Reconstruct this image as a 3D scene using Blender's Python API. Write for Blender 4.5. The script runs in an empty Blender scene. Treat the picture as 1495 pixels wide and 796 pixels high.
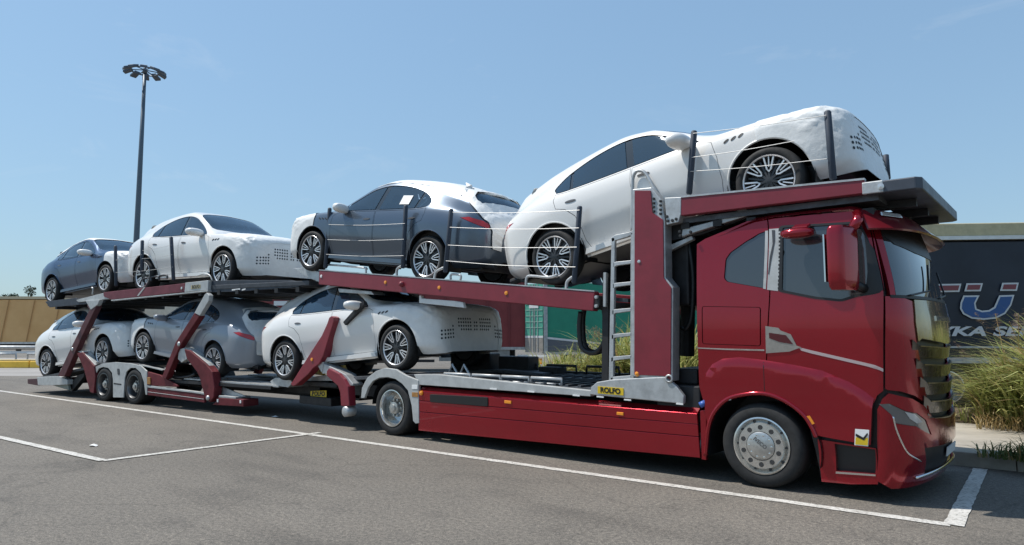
import bpy, bmesh, math, random
import numpy as np
from mathutils import Vector, Matrix
from mathutils.geometry import delaunay_2d_cdt
from mathutils.bvhtree import BVHTree

random.seed(7)
scene = bpy.context.scene
COL = scene.collection
R = math.radians

# ------------------------------------------------------------------ camera
# metres; X runs along the truck (forward +), Y away from the near side, Z up
CAMP = np.array([2.658, -7.332, 1.60])
FPX, CXP, CYP, YH, VX = 1000.0, 747.5, 398.0, 489.0, -470.0
PITCH = math.atan((YH - CYP) / FPX)
_d = FPX * math.cos(PITCH) + (YH - CYP) * math.sin(PITCH)
_l = math.hypot(VX - CXP, _d)
XR, XD = -(VX - CXP) / _l, -_d / _l          # truck axis in camera (right, forward)
YR, YD = -XD, XR
cam_data = bpy.data.cameras.new('camera')
cam_data.sensor_width = 36.0
cam_data.lens = FPX / 1495.0 * 36.0
cam_data.clip_start = 0.1
cam_data.clip_end = 6000.0
cam = bpy.data.objects.new('camera', cam_data)
COL.objects.link(cam)
fw = Vector((XD * math.cos(PITCH), YD * math.cos(PITCH), math.sin(PITCH)))
cam.location = CAMP
cam.rotation_euler = fw.to_track_quat('-Z', 'Y').to_euler()
scene.camera = cam

# ------------------------------------------------------------------ light
SUN_EL = R(60)
sun_from = Vector((-0.90 * math.cos(SUN_EL), -0.436 * math.cos(SUN_EL), math.sin(SUN_EL)))
sd = bpy.data.lights.new('sun', 'SUN')
sd.energy = 4.7
sd.angle = R(0.53)
sd.color = (1.0, 0.955, 0.89)
sun = bpy.data.objects.new('sun', sd)
COL.objects.link(sun)
sun.location = (0, 0, 60)
sun.rotation_euler = (-sun_from).to_track_quat('-Z', 'Y').to_euler()

world = bpy.data.worlds.new('World')
scene.world = world
world.use_nodes = True
wn = world.node_tree
bg = wn.nodes['Background']
sky = wn.nodes.new('ShaderNodeTexSky')
sky.sky_type = 'NISHITA'
sky.sun_disc = False
sky.sun_elevation = SUN_EL
sky.sun_rotation = math.atan2(sun_from.x, sun_from.y)
sky.altitude = 80
sky.air_density = 1.5
sky.dust_density = 0.6
sky.ozone_density = 1.0
SKY = 0.13
# even tone response over the whole sky dome: softer contrast, slight white balance
m1 = wn.nodes.new('ShaderNodeVectorMath'); m1.operation = 'SCALE'; m1.inputs[3].default_value = SKY
gm = wn.nodes.new('ShaderNodeGamma'); gm.inputs[1].default_value = 0.45
m2 = wn.nodes.new('ShaderNodeVectorMath'); m2.operation = 'MULTIPLY'
m2.inputs[1].default_value = (0.445 / SKY, 0.615 / SKY, 0.79 / SKY)
wn.links.new(sky.outputs[0], m1.inputs[0])
wn.links.new(m1.outputs[0], gm.inputs[0])
wn.links.new(gm.outputs[0], m2.inputs[0])
# thin high cirrus over the whole dome
wtc = wn.nodes.new('ShaderNodeTexCoord')
wmp = wn.nodes.new('ShaderNodeMapping'); wmp.inputs['Scale'].default_value = (1.0, 1.6, 4.0); wmp.inputs['Rotation'].default_value = (0, 0, .4)
wno = wn.nodes.new('ShaderNodeTexNoise'); wno.inputs['Scale'].default_value = 3.2; wno.inputs['Detail'].default_value = 9; wno.inputs['Roughness'].default_value = .62; wno.inputs['Distortion'].default_value = .6
wrg = wn.nodes.new('ShaderNodeMapRange'); wrg.inputs[1].default_value = .60; wrg.inputs[2].default_value = .85; wrg.inputs[4].default_value = .22
wmx = wn.nodes.new('ShaderNodeMix'); wmx.data_type = 'RGBA'; wmx.inputs[7].default_value = (.78 / SKY, .82 / SKY, .86 / SKY, 1)
wn.links.new(wtc.outputs['Generated'], wmp.inputs[0]); wn.links.new(wmp.outputs[0], wno.inputs['Vector'])
wn.links.new(wno.outputs[0], wrg.inputs[0]); wn.links.new(wrg.outputs[0], wmx.inputs[0])
wn.links.new(m2.outputs[0], wmx.inputs[6]); wn.links.new(wmx.outputs[2], bg.inputs[0])
bg.inputs[1].default_value = SKY
scene.view_settings.view_transform = 'Standard'
scene.view_settings.look = 'None'
scene.view_settings.exposure = 0.12
scene.view_settings.gamma = 1.0

# ------------------------------------------------------------------ measuring helpers
def _ray(px, py):
    r, dn, f = px - CXP, py - CYP, FPX
    d = f * math.cos(PITCH) + dn * math.sin(PITCH)
    z = f * math.sin(PITCH) - dn * math.cos(PITCH)
    return np.array([r * XR + d * XD, r * YR + d * YD, z])

def S(px, py, Y=0.0):
    """measured point on the vertical plane at lateral distance Y from the truck's near side"""
    d = _ray(px, py)
    return CAMP + d * (Y - CAMP[1]) / d[1]

def G(px, py, z=0.0):
    d = _ray(px, py)
    return CAMP + d * (z - CAMP[2]) / d[2]

TK, TX0 = 0.10, -9.0
def T(px, py, off=0.0):
    """measured point on the trailer's near side plane (the trailer is steered a little towards the lot)"""
    d = _ray(px, py)
    y0 = off * math.hypot(1, TK)
    s = (y0 + TK * (CAMP[0] - TX0) - CAMP[1]) / (d[1] - TK * d[0])
    return CAMP + s * d

def Zm(ox, oy, sc, pts):
    return [(ox + x / sc, oy + y / sc) for x, y in pts]

def CW(r, d, z=0.0):
    """place at r metres right of and d metres ahead of the camera spot"""
    return np.array([CAMP[0] + XR * r + XD * d, CAMP[1] + YR * r + YD * d, z])

TN = np.array([-TK, 1, 0]) / math.hypot(1, TK)      # trailer lateral direction
TD = np.array([1, TK, 0]) / math.hypot(1, TK)

# ------------------------------------------------------------------ materials
MATS = {}
def mat(name, col, rough=0.5, metal=0.0, coat=0.0, spec=0.5, var=0.0, vscale=6.0, bump=0.0, bscale=40.0,
        col2=None, alpha=None, emit=None, dirt=0.0):
    if name in MATS:
        return MATS[name]
    m = bpy.data.materials.new(name)
    m.use_nodes = True
    nt = m.node_tree
    b = nt.nodes['Principled BSDF']
    b.inputs['Base Color'].default_value = (*col, 1)
    b.inputs['Roughness'].default_value = rough
    b.inputs['Metallic'].default_value = metal
    b.inputs['Coat Weight'].default_value = coat
    b.inputs['Coat Roughness'].default_value = 0.04
    b.inputs['Specular IOR Level'].default_value = spec
    tc = nt.nodes.new('ShaderNodeTexCoord')
    if var > 0 or dirt > 0:
        n = nt.nodes.new('ShaderNodeTexNoise')
        n.inputs['Scale'].default_value = vscale
        n.inputs['Detail'].default_value = 6
        n.inputs['Roughness'].default_value = 0.65
        nt.links.new(tc.outputs['Object'], n.inputs['Vector'])
        mx = nt.nodes.new('ShaderNodeMix')
        mx.data_type = 'RGBA'
        c2 = col2 if col2 else tuple(c * (1 - var) for c in col)
        mx.inputs[6].default_value = (*col, 1)
        mx.inputs[7].default_value = (*c2, 1)
        rp = nt.nodes.new('ShaderNodeMapRange')
        rp.inputs[1].default_value = 0.38
        rp.inputs[2].default_value = 0.68
        nt.links.new(n.outputs[0], rp.inputs[0])
        nt.links.new(rp.outputs[0], mx.inputs[0])
        nt.links.new(mx.outputs[2], b.inputs['Base Color'])
        r2 = nt.nodes.new('ShaderNodeMapRange')
        r2.inputs[3].default_value = max(0.02, rough * 0.8)
        r2.inputs[4].default_value = min(1, rough * 1.25 + 0.03)
        nt.links.new(n.outputs[0], r2.inputs[0])
        nt.links.new(r2.outputs[0], b.inputs['Roughness'])
    if bump > 0:
        n2 = nt.nodes.new('ShaderNodeTexNoise')
        n2.inputs['Scale'].default_value = bscale
        n2.inputs['Detail'].default_value = 5
        nt.links.new(tc.outputs['Object'], n2.inputs['Vector'])
        bp = nt.nodes.new('ShaderNodeBump')
        bp.inputs['Strength'].default_value = bump
        bp.inputs['Distance'].default_value = 0.02
        nt.links.new(n2.outputs[0], bp.inputs['Height'])
        nt.links.new(bp.outputs[0], b.inputs['Normal'])
    MATS[name] = m
    return m

red = mat('truck_red_paint', (0.32, 0.011, 0.022), 0.13, 0.62, 0.7, spec=.3, var=0.10, vscale=1.2)
redp = mat('deck_red_paint', (0.22, 0.020, 0.034), 0.42, 0.0, 0.25, spec=.4, var=0.22, vscale=3.0)
reddull = mat('trailer_red_paint', (0.14, 0.018, 0.024), 0.6, 0.0, 0.05, spec=.3, var=0.45, vscale=4.0)
silver = mat('galvanised_steel', (0.52, 0.53, 0.53), 0.45, 0.55, var=0.3, vscale=8.0, bump=0.06)
silverpaint = mat('silver_paint', (0.50, 0.51, 0.50), 0.45, 0.2, var=0.25, vscale=5.0)
chrome = mat('polished_alloy', (0.72, 0.72, 0.72), 0.16, 1.0)
dark = mat('black_chassis', (0.018, 0.018, 0.020), 0.55, var=0.5, vscale=9.0)
darkgrey = mat('dark_grey_paint', (0.06, 0.065, 0.075), 0.5, 0.2, var=0.3)
deckgrey = mat('deck_steel', (0.10, 0.105, 0.115), 0.5, 0.5, var=0.4, vscale=10, bump=0.1)
postblue = mat('post_rubber_sleeve', (0.032, 0.045, 0.068), 0.6, var=0.2)
rubber = mat('tyre_rubber', (0.022, 0.022, 0.022), 0.75, var=0.35, vscale=14, bump=0.05)
gblack = mat('gloss_black_trim', (0.008, 0.009, 0.010), 0.06, coat=1.0)
plast = mat('black_plastic', (0.012, 0.012, 0.013), 0.45)
def glass_mat(name, tint, base):
    m = bpy.data.materials.new(name); m.use_nodes = True
    nt = m.node_tree; out = nt.nodes['Material Output']; nt.nodes.remove(nt.nodes['Principled BSDF'])
    tr = nt.nodes.new('ShaderNodeBsdfTransparent'); tr.inputs[0].default_value = (*tint, 1)
    gl = nt.nodes.new('ShaderNodeBsdfGlossy'); gl.inputs['Roughness'].default_value = .02; gl.inputs[0].default_value = (.9, .95, 1, 1)
    fr = nt.nodes.new('ShaderNodeFresnel'); fr.inputs[0].default_value = 1.7
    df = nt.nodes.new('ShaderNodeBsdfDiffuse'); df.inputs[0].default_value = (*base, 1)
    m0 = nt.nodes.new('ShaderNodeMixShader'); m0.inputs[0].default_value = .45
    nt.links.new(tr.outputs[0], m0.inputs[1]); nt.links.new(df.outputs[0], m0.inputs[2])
    ms = nt.nodes.new('ShaderNodeMixShader')
    nt.links.new(fr.outputs[0], ms.inputs[0]); nt.links.new(m0.outputs[0], ms.inputs[1]); nt.links.new(gl.outputs[0], ms.inputs[2])
    nt.links.new(ms.outputs[0], out.inputs[0])
    MATS[name] = m
    return m
glass = glass_mat('sky_tinted_glass', (.50, .60, .66), (.032, .075, .125))  # blue diffuse base paints in the sky's reflection
cabglass = mat('cab_side_glass', (0.030, 0.035, 0.040), 0.06, 0.0, 1.0, spec=0.8)
screen = mat('windscreen_glass', (0.020, 0.030, 0.034), 0.03, 0.0, 1.0, spec=1.0)
yellow = mat('yellow_plate', (0.72, 0.50, 0.02), 0.45, var=0.15)
orange = mat('amber_lens', (0.85, 0.30, 0.02), 0.2, coat=0.6)
redlens = mat('red_lens', (0.42, 0.012, 0.012), 0.15, coat=0.8)
lens = mat('clear_lens', (0.55, 0.57, 0.58), 0.12, 0.4, 1.0)
whitep = mat('white_enamel', (0.75, 0.75, 0.73), 0.4, var=0.12)
film = mat('white_transit_film', (0.78, 0.78, 0.76), 0.42, coat=0.15, var=0.10, vscale=5, bump=0.35, bscale=9)
wirem = mat('wire_rope', (0.50, 0.50, 0.49), 0.5, 0.3)
paperm = mat('paper_label', (0.78, 0.78, 0.76), 0.7)

# ------------------------------------------------------------------ object helpers
def link(o, parent=None):
    COL.objects.link(o)
    if parent is not None:
        o.parent = parent
    return o

def tag(o, label=None, cat=None, group=None, kind=None):
    if label: o['label'] = label
    if cat: o['category'] = cat
    if group: o['group'] = group
    if kind: o['kind'] = kind
    return o

def thing(name, label, cat, loc=(0, 0, 0), rot=(0, 0, 0), group=None):
    o = bpy.data.objects.new(name, None)
    o.empty_display_size = 0.3
    COL.objects.link(o)
    o.location = loc
    o.rotation_euler = rot
    return tag(o, label, cat, group)

def mesh(name, V, F, m, smooth=False):
    me = bpy.data.meshes.new(name)
    me.from_pydata([tuple(map(float, v)) for v in V], [], [tuple(f) for f in F])
    if m is not None:
        me.materials.append(m)
    if smooth:
        me.polygons.foreach_set('use_smooth', [True] * len(me.polygons))
    me.update()
    return me

def root_loc(p):
    while p.parent is not None:
        p = p.parent
    return np.array(p.location)

def new(name, V, F, m, parent=None, smooth=False, bevel=0.0, local=False, label=None):
    V = np.asarray(V, float)
    if parent is not None and not local:
        V = V - root_loc(parent)
    me = mesh(name, V, F, m, smooth)
    fix_normals(me)
    o = bpy.data.objects.new(name, me)
    link(o, parent)
    if bevel > 0:
        b = o.modifiers.new('bevel', 'BEVEL')
        b.width = bevel
        b.segments = 2
        b.limit_method = 'ANGLE'
        b.angle_limit = R(40)
    if label:
        o['label'] = label
    return o

def fix_normals(me):
    bm = bmesh.new()
    bm.from_mesh(me)
    bmesh.ops.recalc_face_normals(bm, faces=bm.faces)
    bm.to_mesh(me)
    bm.free()

class MB:
    """collects simple solids into one mesh"""
    def __init__(self):
        self.V, self.F = [], []
    def add(self, V, F):
        n = len(self.V)
        self.V += [tuple(map(float, v)) for v in V]
        self.F += [tuple(i + n for i in f) for f in F]
        return self
    def box(self, a, b):
        x0, y0, z0 = a; x1, y1, z1 = b
        V = [(x, y, z) for x in (x0, x1) for y in (y0, y1) for z in (z0, z1)]
        return self.add(V, [(0, 1, 3, 2), (4, 6, 7, 5), (0, 4, 5, 1), (2, 3, 7, 6), (0, 2, 6, 4), (1, 5, 7, 3)])
    def hexa(self, P):
        return self.add(P, [(0, 1, 2, 3), (7, 6, 5, 4), (0, 4, 5, 1), (1, 5, 6, 2), (2, 6, 7, 3), (3, 7, 4, 0)])
    def prism(self, P, off):
        """polygon P (3D, planar) extruded by vector off"""
        P = [np.array(p, float) for p in P]
        n = len(P)
        V = P + [p + np.array(off, float) for p in P]
        F = [tuple(range(n)), tuple(range(2 * n - 1, n - 1, -1))]
        F += [(i, (i + 1) % n, n + (i + 1) % n, n + i) for i in range(n)]
        return self.add(V, F)
    def tube(self, P, r, n=8, cap=True):
        P = [np.array(p, float) for p in P]
        rs = r if hasattr(r, '__len__') else [r] * len(P)
        rings = []
        up = None
        for i, p in enumerate(P):
            t = (P[min(i + 1, len(P) - 1)] - P[max(i - 1, 0)])
            t = t / (np.linalg.norm(t) + 1e-9)
            if up is None:
                up = np.array([0, 0, 1.0]) if abs(t[2]) < 0.9 else np.array([1.0, 0, 0])
            u = np.cross(t, up); u /= np.linalg.norm(u) + 1e-9
            v = np.cross(u, t)
            up = v
            rings.append([p + rs[i] * (math.cos(a) * u + math.sin(a) * v) for a in np.linspace(0, 2 * math.pi, n, endpoint=False)])
        V = [q for rg in rings for q in rg]
        F = []
        for i in range(len(P) - 1):
            for j in range(n):
                a, b = i * n + j, i * n + (j + 1) % n
                F.append((a, b, b + n, a + n))
        if cap:
            F.append(tuple(range(n - 1, -1, -1)))
            F.append(tuple(range((len(P) - 1) * n, len(P) * n)))
        return self.add(V, F)
    def bar(self, a, b, w, h, up=(0, 0, 1)):
        """box section along a-b, w across, h along up"""
        a, b, up = np.array(a, float), np.array(b, float), np.array(up, float)
        t = b - a; t /= np.linalg.norm(t)
        s = np.cross(t, up); s /= np.linalg.norm(s)
        u = np.cross(s, t)
        P = [c + sx * s * w / 2 + su * u * h / 2 for c in (a, b) for sx, su in ((-1, -1), (1, -1), (1, 1), (-1, 1))]
        return self.hexa(P)
    def lathe(self, prof, n=32, axis='y', c=(0, 0, 0)):
        V, F = [], []
        for k in range(n):
            a = 2 * math.pi * k / n
            for r, y in prof:
                V.append((c[0] + r * math.cos(a), c[1] + y, c[2] + r * math.sin(a)))
        m = len(prof)
        for k in range(n):
            for i in range(m - 1):
                p, q = k * m + i, ((k + 1) % n) * m + i
                F.append((p, p + 1, q + 1, q))
        return self.add(V, F)
    def build(self, name, m, parent=None, smooth=False, bevel=0.0, local=False, label=None):
        return new(name, self.V, self.F, m, parent, smooth, bevel, local, label)

def curve_pts(P, n=6, closed=False):
    """Catmull-Rom through points"""
    P = [np.array(p, float) for p in P]
    out = []
    N = len(P)
    rng = range(N) if closed else range(N - 1)
    for i in rng:
        if closed:
            a, b, c, d = P[i - 1], P[i], P[(i + 1) % N], P[(i + 2) % N]
        else:
            a, b, c, d = P[max(i - 1, 0)], P[i], P[i + 1], P[min(i + 2, N - 1)]
        for k in range(n):
            t = k / n
            out.append(0.5 * ((2 * b) + (c - a) * t + (2 * a - 5 * b + 4 * c - d) * t * t + (3 * b - a - 3 * c + d) * t ** 3))
    if not closed:
        out.append(P[-1])
    return out

def round_poly(P, r, n=4):
    """round the corners of a 2D polygon"""
    P = [np.array(p, float) for p in P]
    out = []
    N = len(P)
    for i in range(N):
        a, b, c = P[i - 1], P[i], P[(i + 1) % N]
        ri = r[i] if hasattr(r, '__len__') else r
        la, lc = np.linalg.norm(a - b), np.linalg.norm(c - b)
        k = min(ri, 0.45 * la, 0.45 * lc)
        if k < 1e-6:
            out.append(b); continue
        p0, p1 = b + (a - b) / la * k, b + (c - b) / lc * k
        for j in range(n + 1):
            t = j / n
            out.append((1 - t) ** 2 * p0 + 2 * t * (1 - t) * b + t * t * p1)
    return out

def shrink_poly(P, d):
    P = [np.array(p, float) for p in P]
    A = sum(P[i - 1][0] * P[i][1] - P[i][0] * P[i - 1][1] for i in range(len(P)))
    sg = 1 if A > 0 else -1
    out = []
    for i in range(len(P)):
        a, b, c = P[i - 1], P[i], P[(i + 1) % len(P)]
        e0, e1 = b - a, c - b
        n0 = np.array([-e0[1], e0[0]]) / (np.linalg.norm(e0) + 1e-9) * sg
        n1 = np.array([-e1[1], e1[0]]) / (np.linalg.norm(e1) + 1e-9) * sg
        m = n0 + n1
        k = np.dot(m, n0)
        m = m / k if k > 0.35 else n0
        out.append(b + m * d)
    return out

def in_poly(pts, poly):
    pts = np.asarray(pts, float); poly = np.asarray(poly, float)
    x, y = pts[:, 0], pts[:, 1]
    res = np.zeros(len(pts), bool)
    j = len(poly) - 1
    for i in range(len(poly)):
        xi, yi = poly[i]; xj, yj = poly[j]
        c = ((yi > y) != (yj > y)) & (x < (xj - xi) * (y - yi) / ((yj - yi) + 1e-12) + xi)
        res ^= c
        j = i
    return res

def fill_poly(outer, holes, gridpts):
    """constrained triangulation of a polygon with holes and extra inner points -> (points, triangles)"""
    pts, edges = [], []
    for lp in [outer] + list(holes):
        n = len(pts)
        pts += [tuple(map(float, p)) for p in lp]
        edges += [(n + i, n + (i + 1) % len(lp)) for i in range(len(lp))]
    g = np.asarray(gridpts, float).reshape(-1, 2)
    if len(g):
        keep = in_poly(g, outer)
        for h in holes:
            keep &= ~in_poly(g, h)
        g = g[keep]
        pts += [tuple(p) for p in g]
    r = delaunay_2d_cdt([Vector(p) for p in pts], edges, [], 0, 1e-6)
    V = np.array([tuple(v) for v in r[0]])
    F = np.array([f for f in r[2] if len(f) == 3])
    c = V[F].mean(axis=1)
    keep = in_poly(c, outer)
    for h in holes:
        keep &= ~in_poly(c, h)
    return V, F[keep]

def surf_panel(surf, outer, holes, gridpts, depth=0.0, off=0.0):
    """lift a filled 2D region onto surf(uv)->(points, normals); rim turned inwards by depth"""
    V2, F = fill_poly(outer, holes, gridpts)
    P, N = surf(V2)
    P = P + N * off
    V = list(P); F = [tuple(f) for f in F]
    if depth > 0:
        cnt = {}
        for f in F:
            for k in range(3):
                e = (f[k], f[(k + 1) % 3])
                cnt[tuple(sorted(e))] = cnt.get(tuple(sorted(e)), 0) + 1
        bd = {}
        for f in list(F):
            for k in range(3):
                a, b = f[k], f[(k + 1) % 3]
                if cnt[tuple(sorted((a, b)))] == 1:
                    for q in (a, b):
                        if q not in bd:
                            bd[q] = len(V)
                            V.append(P[q] - N[q] * depth)
                    F.append((b, a, bd[a], bd[b]))
    return np.array(V), F

def grid2(x0, x1, y0, y1, dx, dy):
    xs = np.arange(x0, x1 + 1e-9, dx); ys = np.arange(y0, y1 + 1e-9, dy)
    gx, gy = np.meshgrid(xs, ys)
    gx = gx + (np.arange(len(ys)) % 2)[:, None] * dx * 0.5
    return np.stack([gx.ravel(), gy.ravel()], 1)

def text_mesh(body, size, shear=0.0, bold=0.0, ext=0.0):
    cu = bpy.data.curves.new('t', 'FONT')
    cu.body = body; cu.size = size; cu.shear = shear; cu.offset = bold; cu.extrude = ext
    cu.align_x = 'CENTER'; cu.align_y = 'CENTER'
    o = bpy.data.objects.new('t', cu)
    COL.objects.link(o)
    bpy.context.view_layer.update()
    me = bpy.data.meshes.new_from_object(o.evaluated_get(bpy.context.evaluated_depsgraph_get()))
    V = np.array([tuple(v.co) for v in me.vertices]); F = [tuple(p.vertices) for p in me.polygons]
    bpy.data.objects.remove(o); bpy.data.curves.remove(cu); bpy.data.meshes.remove(me)
    return V, F

def put_text(name, body, size, c, ex, ez, m, parent, shear=0.0, bold=0.0, width=None, local=False):
    """flat lettering centred on c, written along ex, upright along ez"""
    V, F = text_mesh(body, size, shear, bold)
    ex, ez, c = np.array(ex, float), np.array(ez, float), np.array(c, float)
    ex /= np.linalg.norm(ex); ez /= np.linalg.norm(ez)
    k = 1.0
    if width:
        k = width / (V[:, 0].max() - V[:, 0].min())
    P = c + np.outer(V[:, 0] * k, ex) + np.outer(V[:, 1], ez)
    return new(name, P, F, m, parent, local=local)

# ================================================================== SUV builder
def pchip(xk, yk):
    xk = np.asarray(xk, float); yk = np.asarray(yk, float)
    h = np.diff(xk); dl = np.diff(yk) / h
    d = np.zeros(len(xk))
    for i in range(1, len(xk) - 1):
        if dl[i - 1] * dl[i] > 0:
            w1, w2 = 2 * h[i] + h[i - 1], h[i] + 2 * h[i - 1]
            d[i] = (w1 + w2) / (w1 / dl[i - 1] + w2 / dl[i])
    d[0], d[-1] = dl[0], dl[-1]
    def ev(x):
        x = np.clip(x, xk[0], xk[-1])
        i = np.clip(np.searchsorted(xk, x) - 1, 0, len(h) - 1)
        t = (x - xk[i]) / h[i]
        return ((1 + 2 * t) * (1 - t) ** 2 * yk[i] + t * (1 - t) ** 2 * h[i] * d[i]
                + t * t * (3 - 2 * t) * yk[i + 1] + t * t * (t - 1) * h[i] * d[i + 1])
    return ev

# stations along the car: x, then (y, z) of eight section points from sill to roof centre
ST = [
 (2.315, .56,.235,.62,.36, .635,.53, .62,.68, .575,.775, .46,.825, .26,.845, 0,.852),
 (2.300, .64,.225,.705,.345,.725,.53, .705,.70, .655,.805, .52,.858, .30,.880, 0,.888),
 (2.270, .69,.22, .765,.34,.79,.53, .77,.72, .715,.835, .57,.888, .33,.912, 0,.920),
 (2.200, .74,.22, .825,.34,.85,.545, .83,.765, .775,.875, .62,.925, .36,.950, 0,.958),
 (2.050, .785,.225,.88,.35, .905,.565, .885,.81, .83,.92, .67,.962, .40,.988, 0,.996),
 (1.850, .805,.24, .915,.36,.940,.58, .92,.85, .865,.945, .72,.985, .42,1.012, 0,1.02),
 (1.450, .84,.235, .945,.36,.968,.60, .955,.90, .895,1.01, .76,1.045, .44,1.07, 0,1.078),
 (1.050, .85,.235, .895,.40,.950,.63, .952,.90, .905,1.03, .78,1.08, .47,1.11, 0,1.122),
 (0.850, .855,.235,.882,.40,.943,.64, .950,.90, .902,1.04, .80,1.125, .56,1.18, 0,1.20),
 (0.500, .86,.235, .876,.40,.938,.64, .945,.90, .898,1.055, .742,1.30, .56,1.375, 0,1.40),
 (0.100, .86,.235, .874,.40,.937,.64, .942,.90, .893,1.07, .682,1.475, .51,1.55, 0,1.578),
 (-0.35, .86,.235, .874,.40,.937,.64, .942,.90, .892,1.085, .655,1.53, .48,1.63, 0,1.655),
 (-1.00, .855,.235,.882,.40,.945,.64, .955,.91, .898,1.11, .645,1.485, .47,1.60, 0,1.628),
 (-1.45, .84,.24, .945,.36,.975,.61, .978,.92, .908,1.125, .66,1.375, .49,1.545, 0,1.582),
 (-1.80, .81,.255,.935,.365,.970,.61, .970,.92, .895,1.115, .69,1.28, .51,1.465, 0,1.502),
 (-2.00, .775,.27,.915,.375,.952,.60, .950,.91, .872,1.085, .69,1.225, .52,1.41, 0,1.450),
 (-2.20, .70,.29, .865,.385,.905,.60, .900,.89, .828,1.04, .67,1.15, .48,1.285, 0,1.325),
 (-2.315, .60,.32, .775,.405,.815,.60, .805,.865, .74,.985, .61,1.075, .42,1.145, 0,1.165),
 (-2.45, .47,.355,.62,.44, .66,.60, .65,.82, .595,.92, .47,.985, .31,1.03, 0,1.042),
 (-2.49, .30,.42, .41,.49, .43,.60, .43,.74, .39,.81, .32,.88, .22,.905, 0,.912),]
def ZS(z):
    return z + max(0.0, z - .36) * .065
ST = [tuple([s[0]] + [ZS(v) if i % 2 else v for i, v in enumerate(s[1:])]) for s in ST]
_sx = np.array([s[0] for s in ST])[::-1]
_cf = [[pchip(_sx, np.array([s[1 + 2 * j + c] for s in ST])[::-1]) for c in (0, 1)] for j in range(8)]

def car_pt(x, t):
    """t in 1..8"""
    x = np.asarray(x, float); t = np.asarray(t, float)
    C = np.stack([np.stack([_cf[j][c](x) for c in (0, 1)], -1) for j in range(8)], 0)   # 8,n,2
    mir = C[6].copy(); mir[:, 0] *= -1
    C = np.concatenate([2 * C[:1] - C[1:2], C, mir[None]], 0)                            # index 0..9 ; t -> idx t
    i = np.clip(np.floor(t).astype(int), 1, 7)
    u = (t - i)[:, None]
    ar = np.arange(len(x))
    a, b, c, d = C[i - 1, ar], C[i, ar], C[i + 1, ar], C[i + 2, ar]
    m0, m1 = (c - a) * .34, (d - b) * .34       # tight tangents keep the shoulder and belt lines crisp
    q = (2 * u ** 3 - 3 * u ** 2 + 1) * b + (u ** 3 - 2 * u ** 2 + u) * m0 + (3 * u ** 2 - 2 * u ** 3) * c + (u ** 3 - u ** 2) * m1
    return np.stack([x, q[:, 0], q[:, 1]], -1)

TS = 0.2
def car_surf(uv):
    uv = np.asarray(uv, float)
    x = np.clip(uv[:, 0], -2.49, 2.315); t = np.clip(uv[:, 1] / TS, 1, 8)
    P = car_pt(x, t)
    e = 0.004
    dx = car_pt(np.clip(x + e, -2.49, 2.315), t) - car_pt(np.clip(x - e, -2.49, 2.315), t)
    dt = car_pt(x, np.clip(t + .02, 1, 8)) - car_pt(x, np.clip(t - .02, 1, 8))
    N = np.cross(dt, dx)
    N /= np.linalg.norm(N, axis=1)[:, None] + 1e-12
    return P, N

def z_to_tau(x, z):
    x = np.asarray(x, float); z = np.asarray(z, float)
    lo, hi = np.full(len(x), 1.0), np.full(len(x), 7.6)
    for _ in range(26):
        mid = (lo + hi) / 2
        zz = car_pt(np.clip(x, -2.49, 2.315), mid)[:, 2]
        up = zz < z
        lo = np.where(up, mid, lo); hi = np.where(up, hi, mid)
    return (lo + hi) / 2 * TS

def dens(P, d=0.035):
    out = []
    P = [np.array(p, float) for p in P]
    for i in range(len(P)):
        a, b = P[i], P[(i + 1) % len(P)]
        n = max(1, int(np.linalg.norm(b - a) / d))
        out += [a + (b - a) * k / n for k in range(n)]
    return out

def side_poly(P, d=0.035):
    P = np.array(dens(P, d))
    return np.stack([P[:, 0], z_to_tau(P[:, 0], P[:, 1])], 1)

def clip_x(P, x0, x1, sl=0.0):
    """keep the part of polygon P with x0 <= x - sl*(z-1.1) <= x1"""
    def half(Q, s, v):
        out = []
        for i in range(len(Q)):
            a, b = Q[i - 1], Q[i]
            fa, fb = s * (a[0] - sl * (a[1] - 1.1) - v), s * (b[0] - sl * (b[1] - 1.1) - v)
            if fa * fb < 0:
                k = fa / (fa - fb)
                out.append(a + (b - a) * k)
            if fb >= 0:
                out.append(b)
        return out
    return half(half([np.array(p, float) for p in P], 1, x0), -1, x1)

DLO = [np.array(p) for p in curve_pts([(0.80, 1.052), (.4, 1.075), (0, 1.088), (-.6, 1.107), (-1.10, 1.128), (-1.265, 1.150)], 4)] + \
      [np.array(p) for p in curve_pts([(-1.315, 1.215), (-1.28, 1.275), (-1.10, 1.385), (-.7, 1.487), (-.25, 1.515), (.1, 1.455), (.36, 1.335), (.58, 1.212), (.74, 1.110), (0.80, 1.052)], 4)][:-1]
DLO = [np.array([p[0], ZS(p[1])]) for p in DLO]
WHX = (1.45, -1.45); WR = 0.37; ARCH = 0.452

def arch_poly(cx):
    a = np.linspace(0, math.pi, 40)
    xs, zs = cx + ARCH * np.cos(a), WR + 0.005 + ARCH * np.sin(a)
    tau = z_to_tau(xs, zs)
    up = np.stack([xs, tau], 1)
    return np.concatenate([np.array([[cx + ARCH + .012, 0.9 * TS], [cx + ARCH + .004, 1.4 * TS]]), up, np.array([[cx - ARCH - .004, 1.4 * TS], [cx - ARCH - .012, 0.9 * TS]])])

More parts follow.
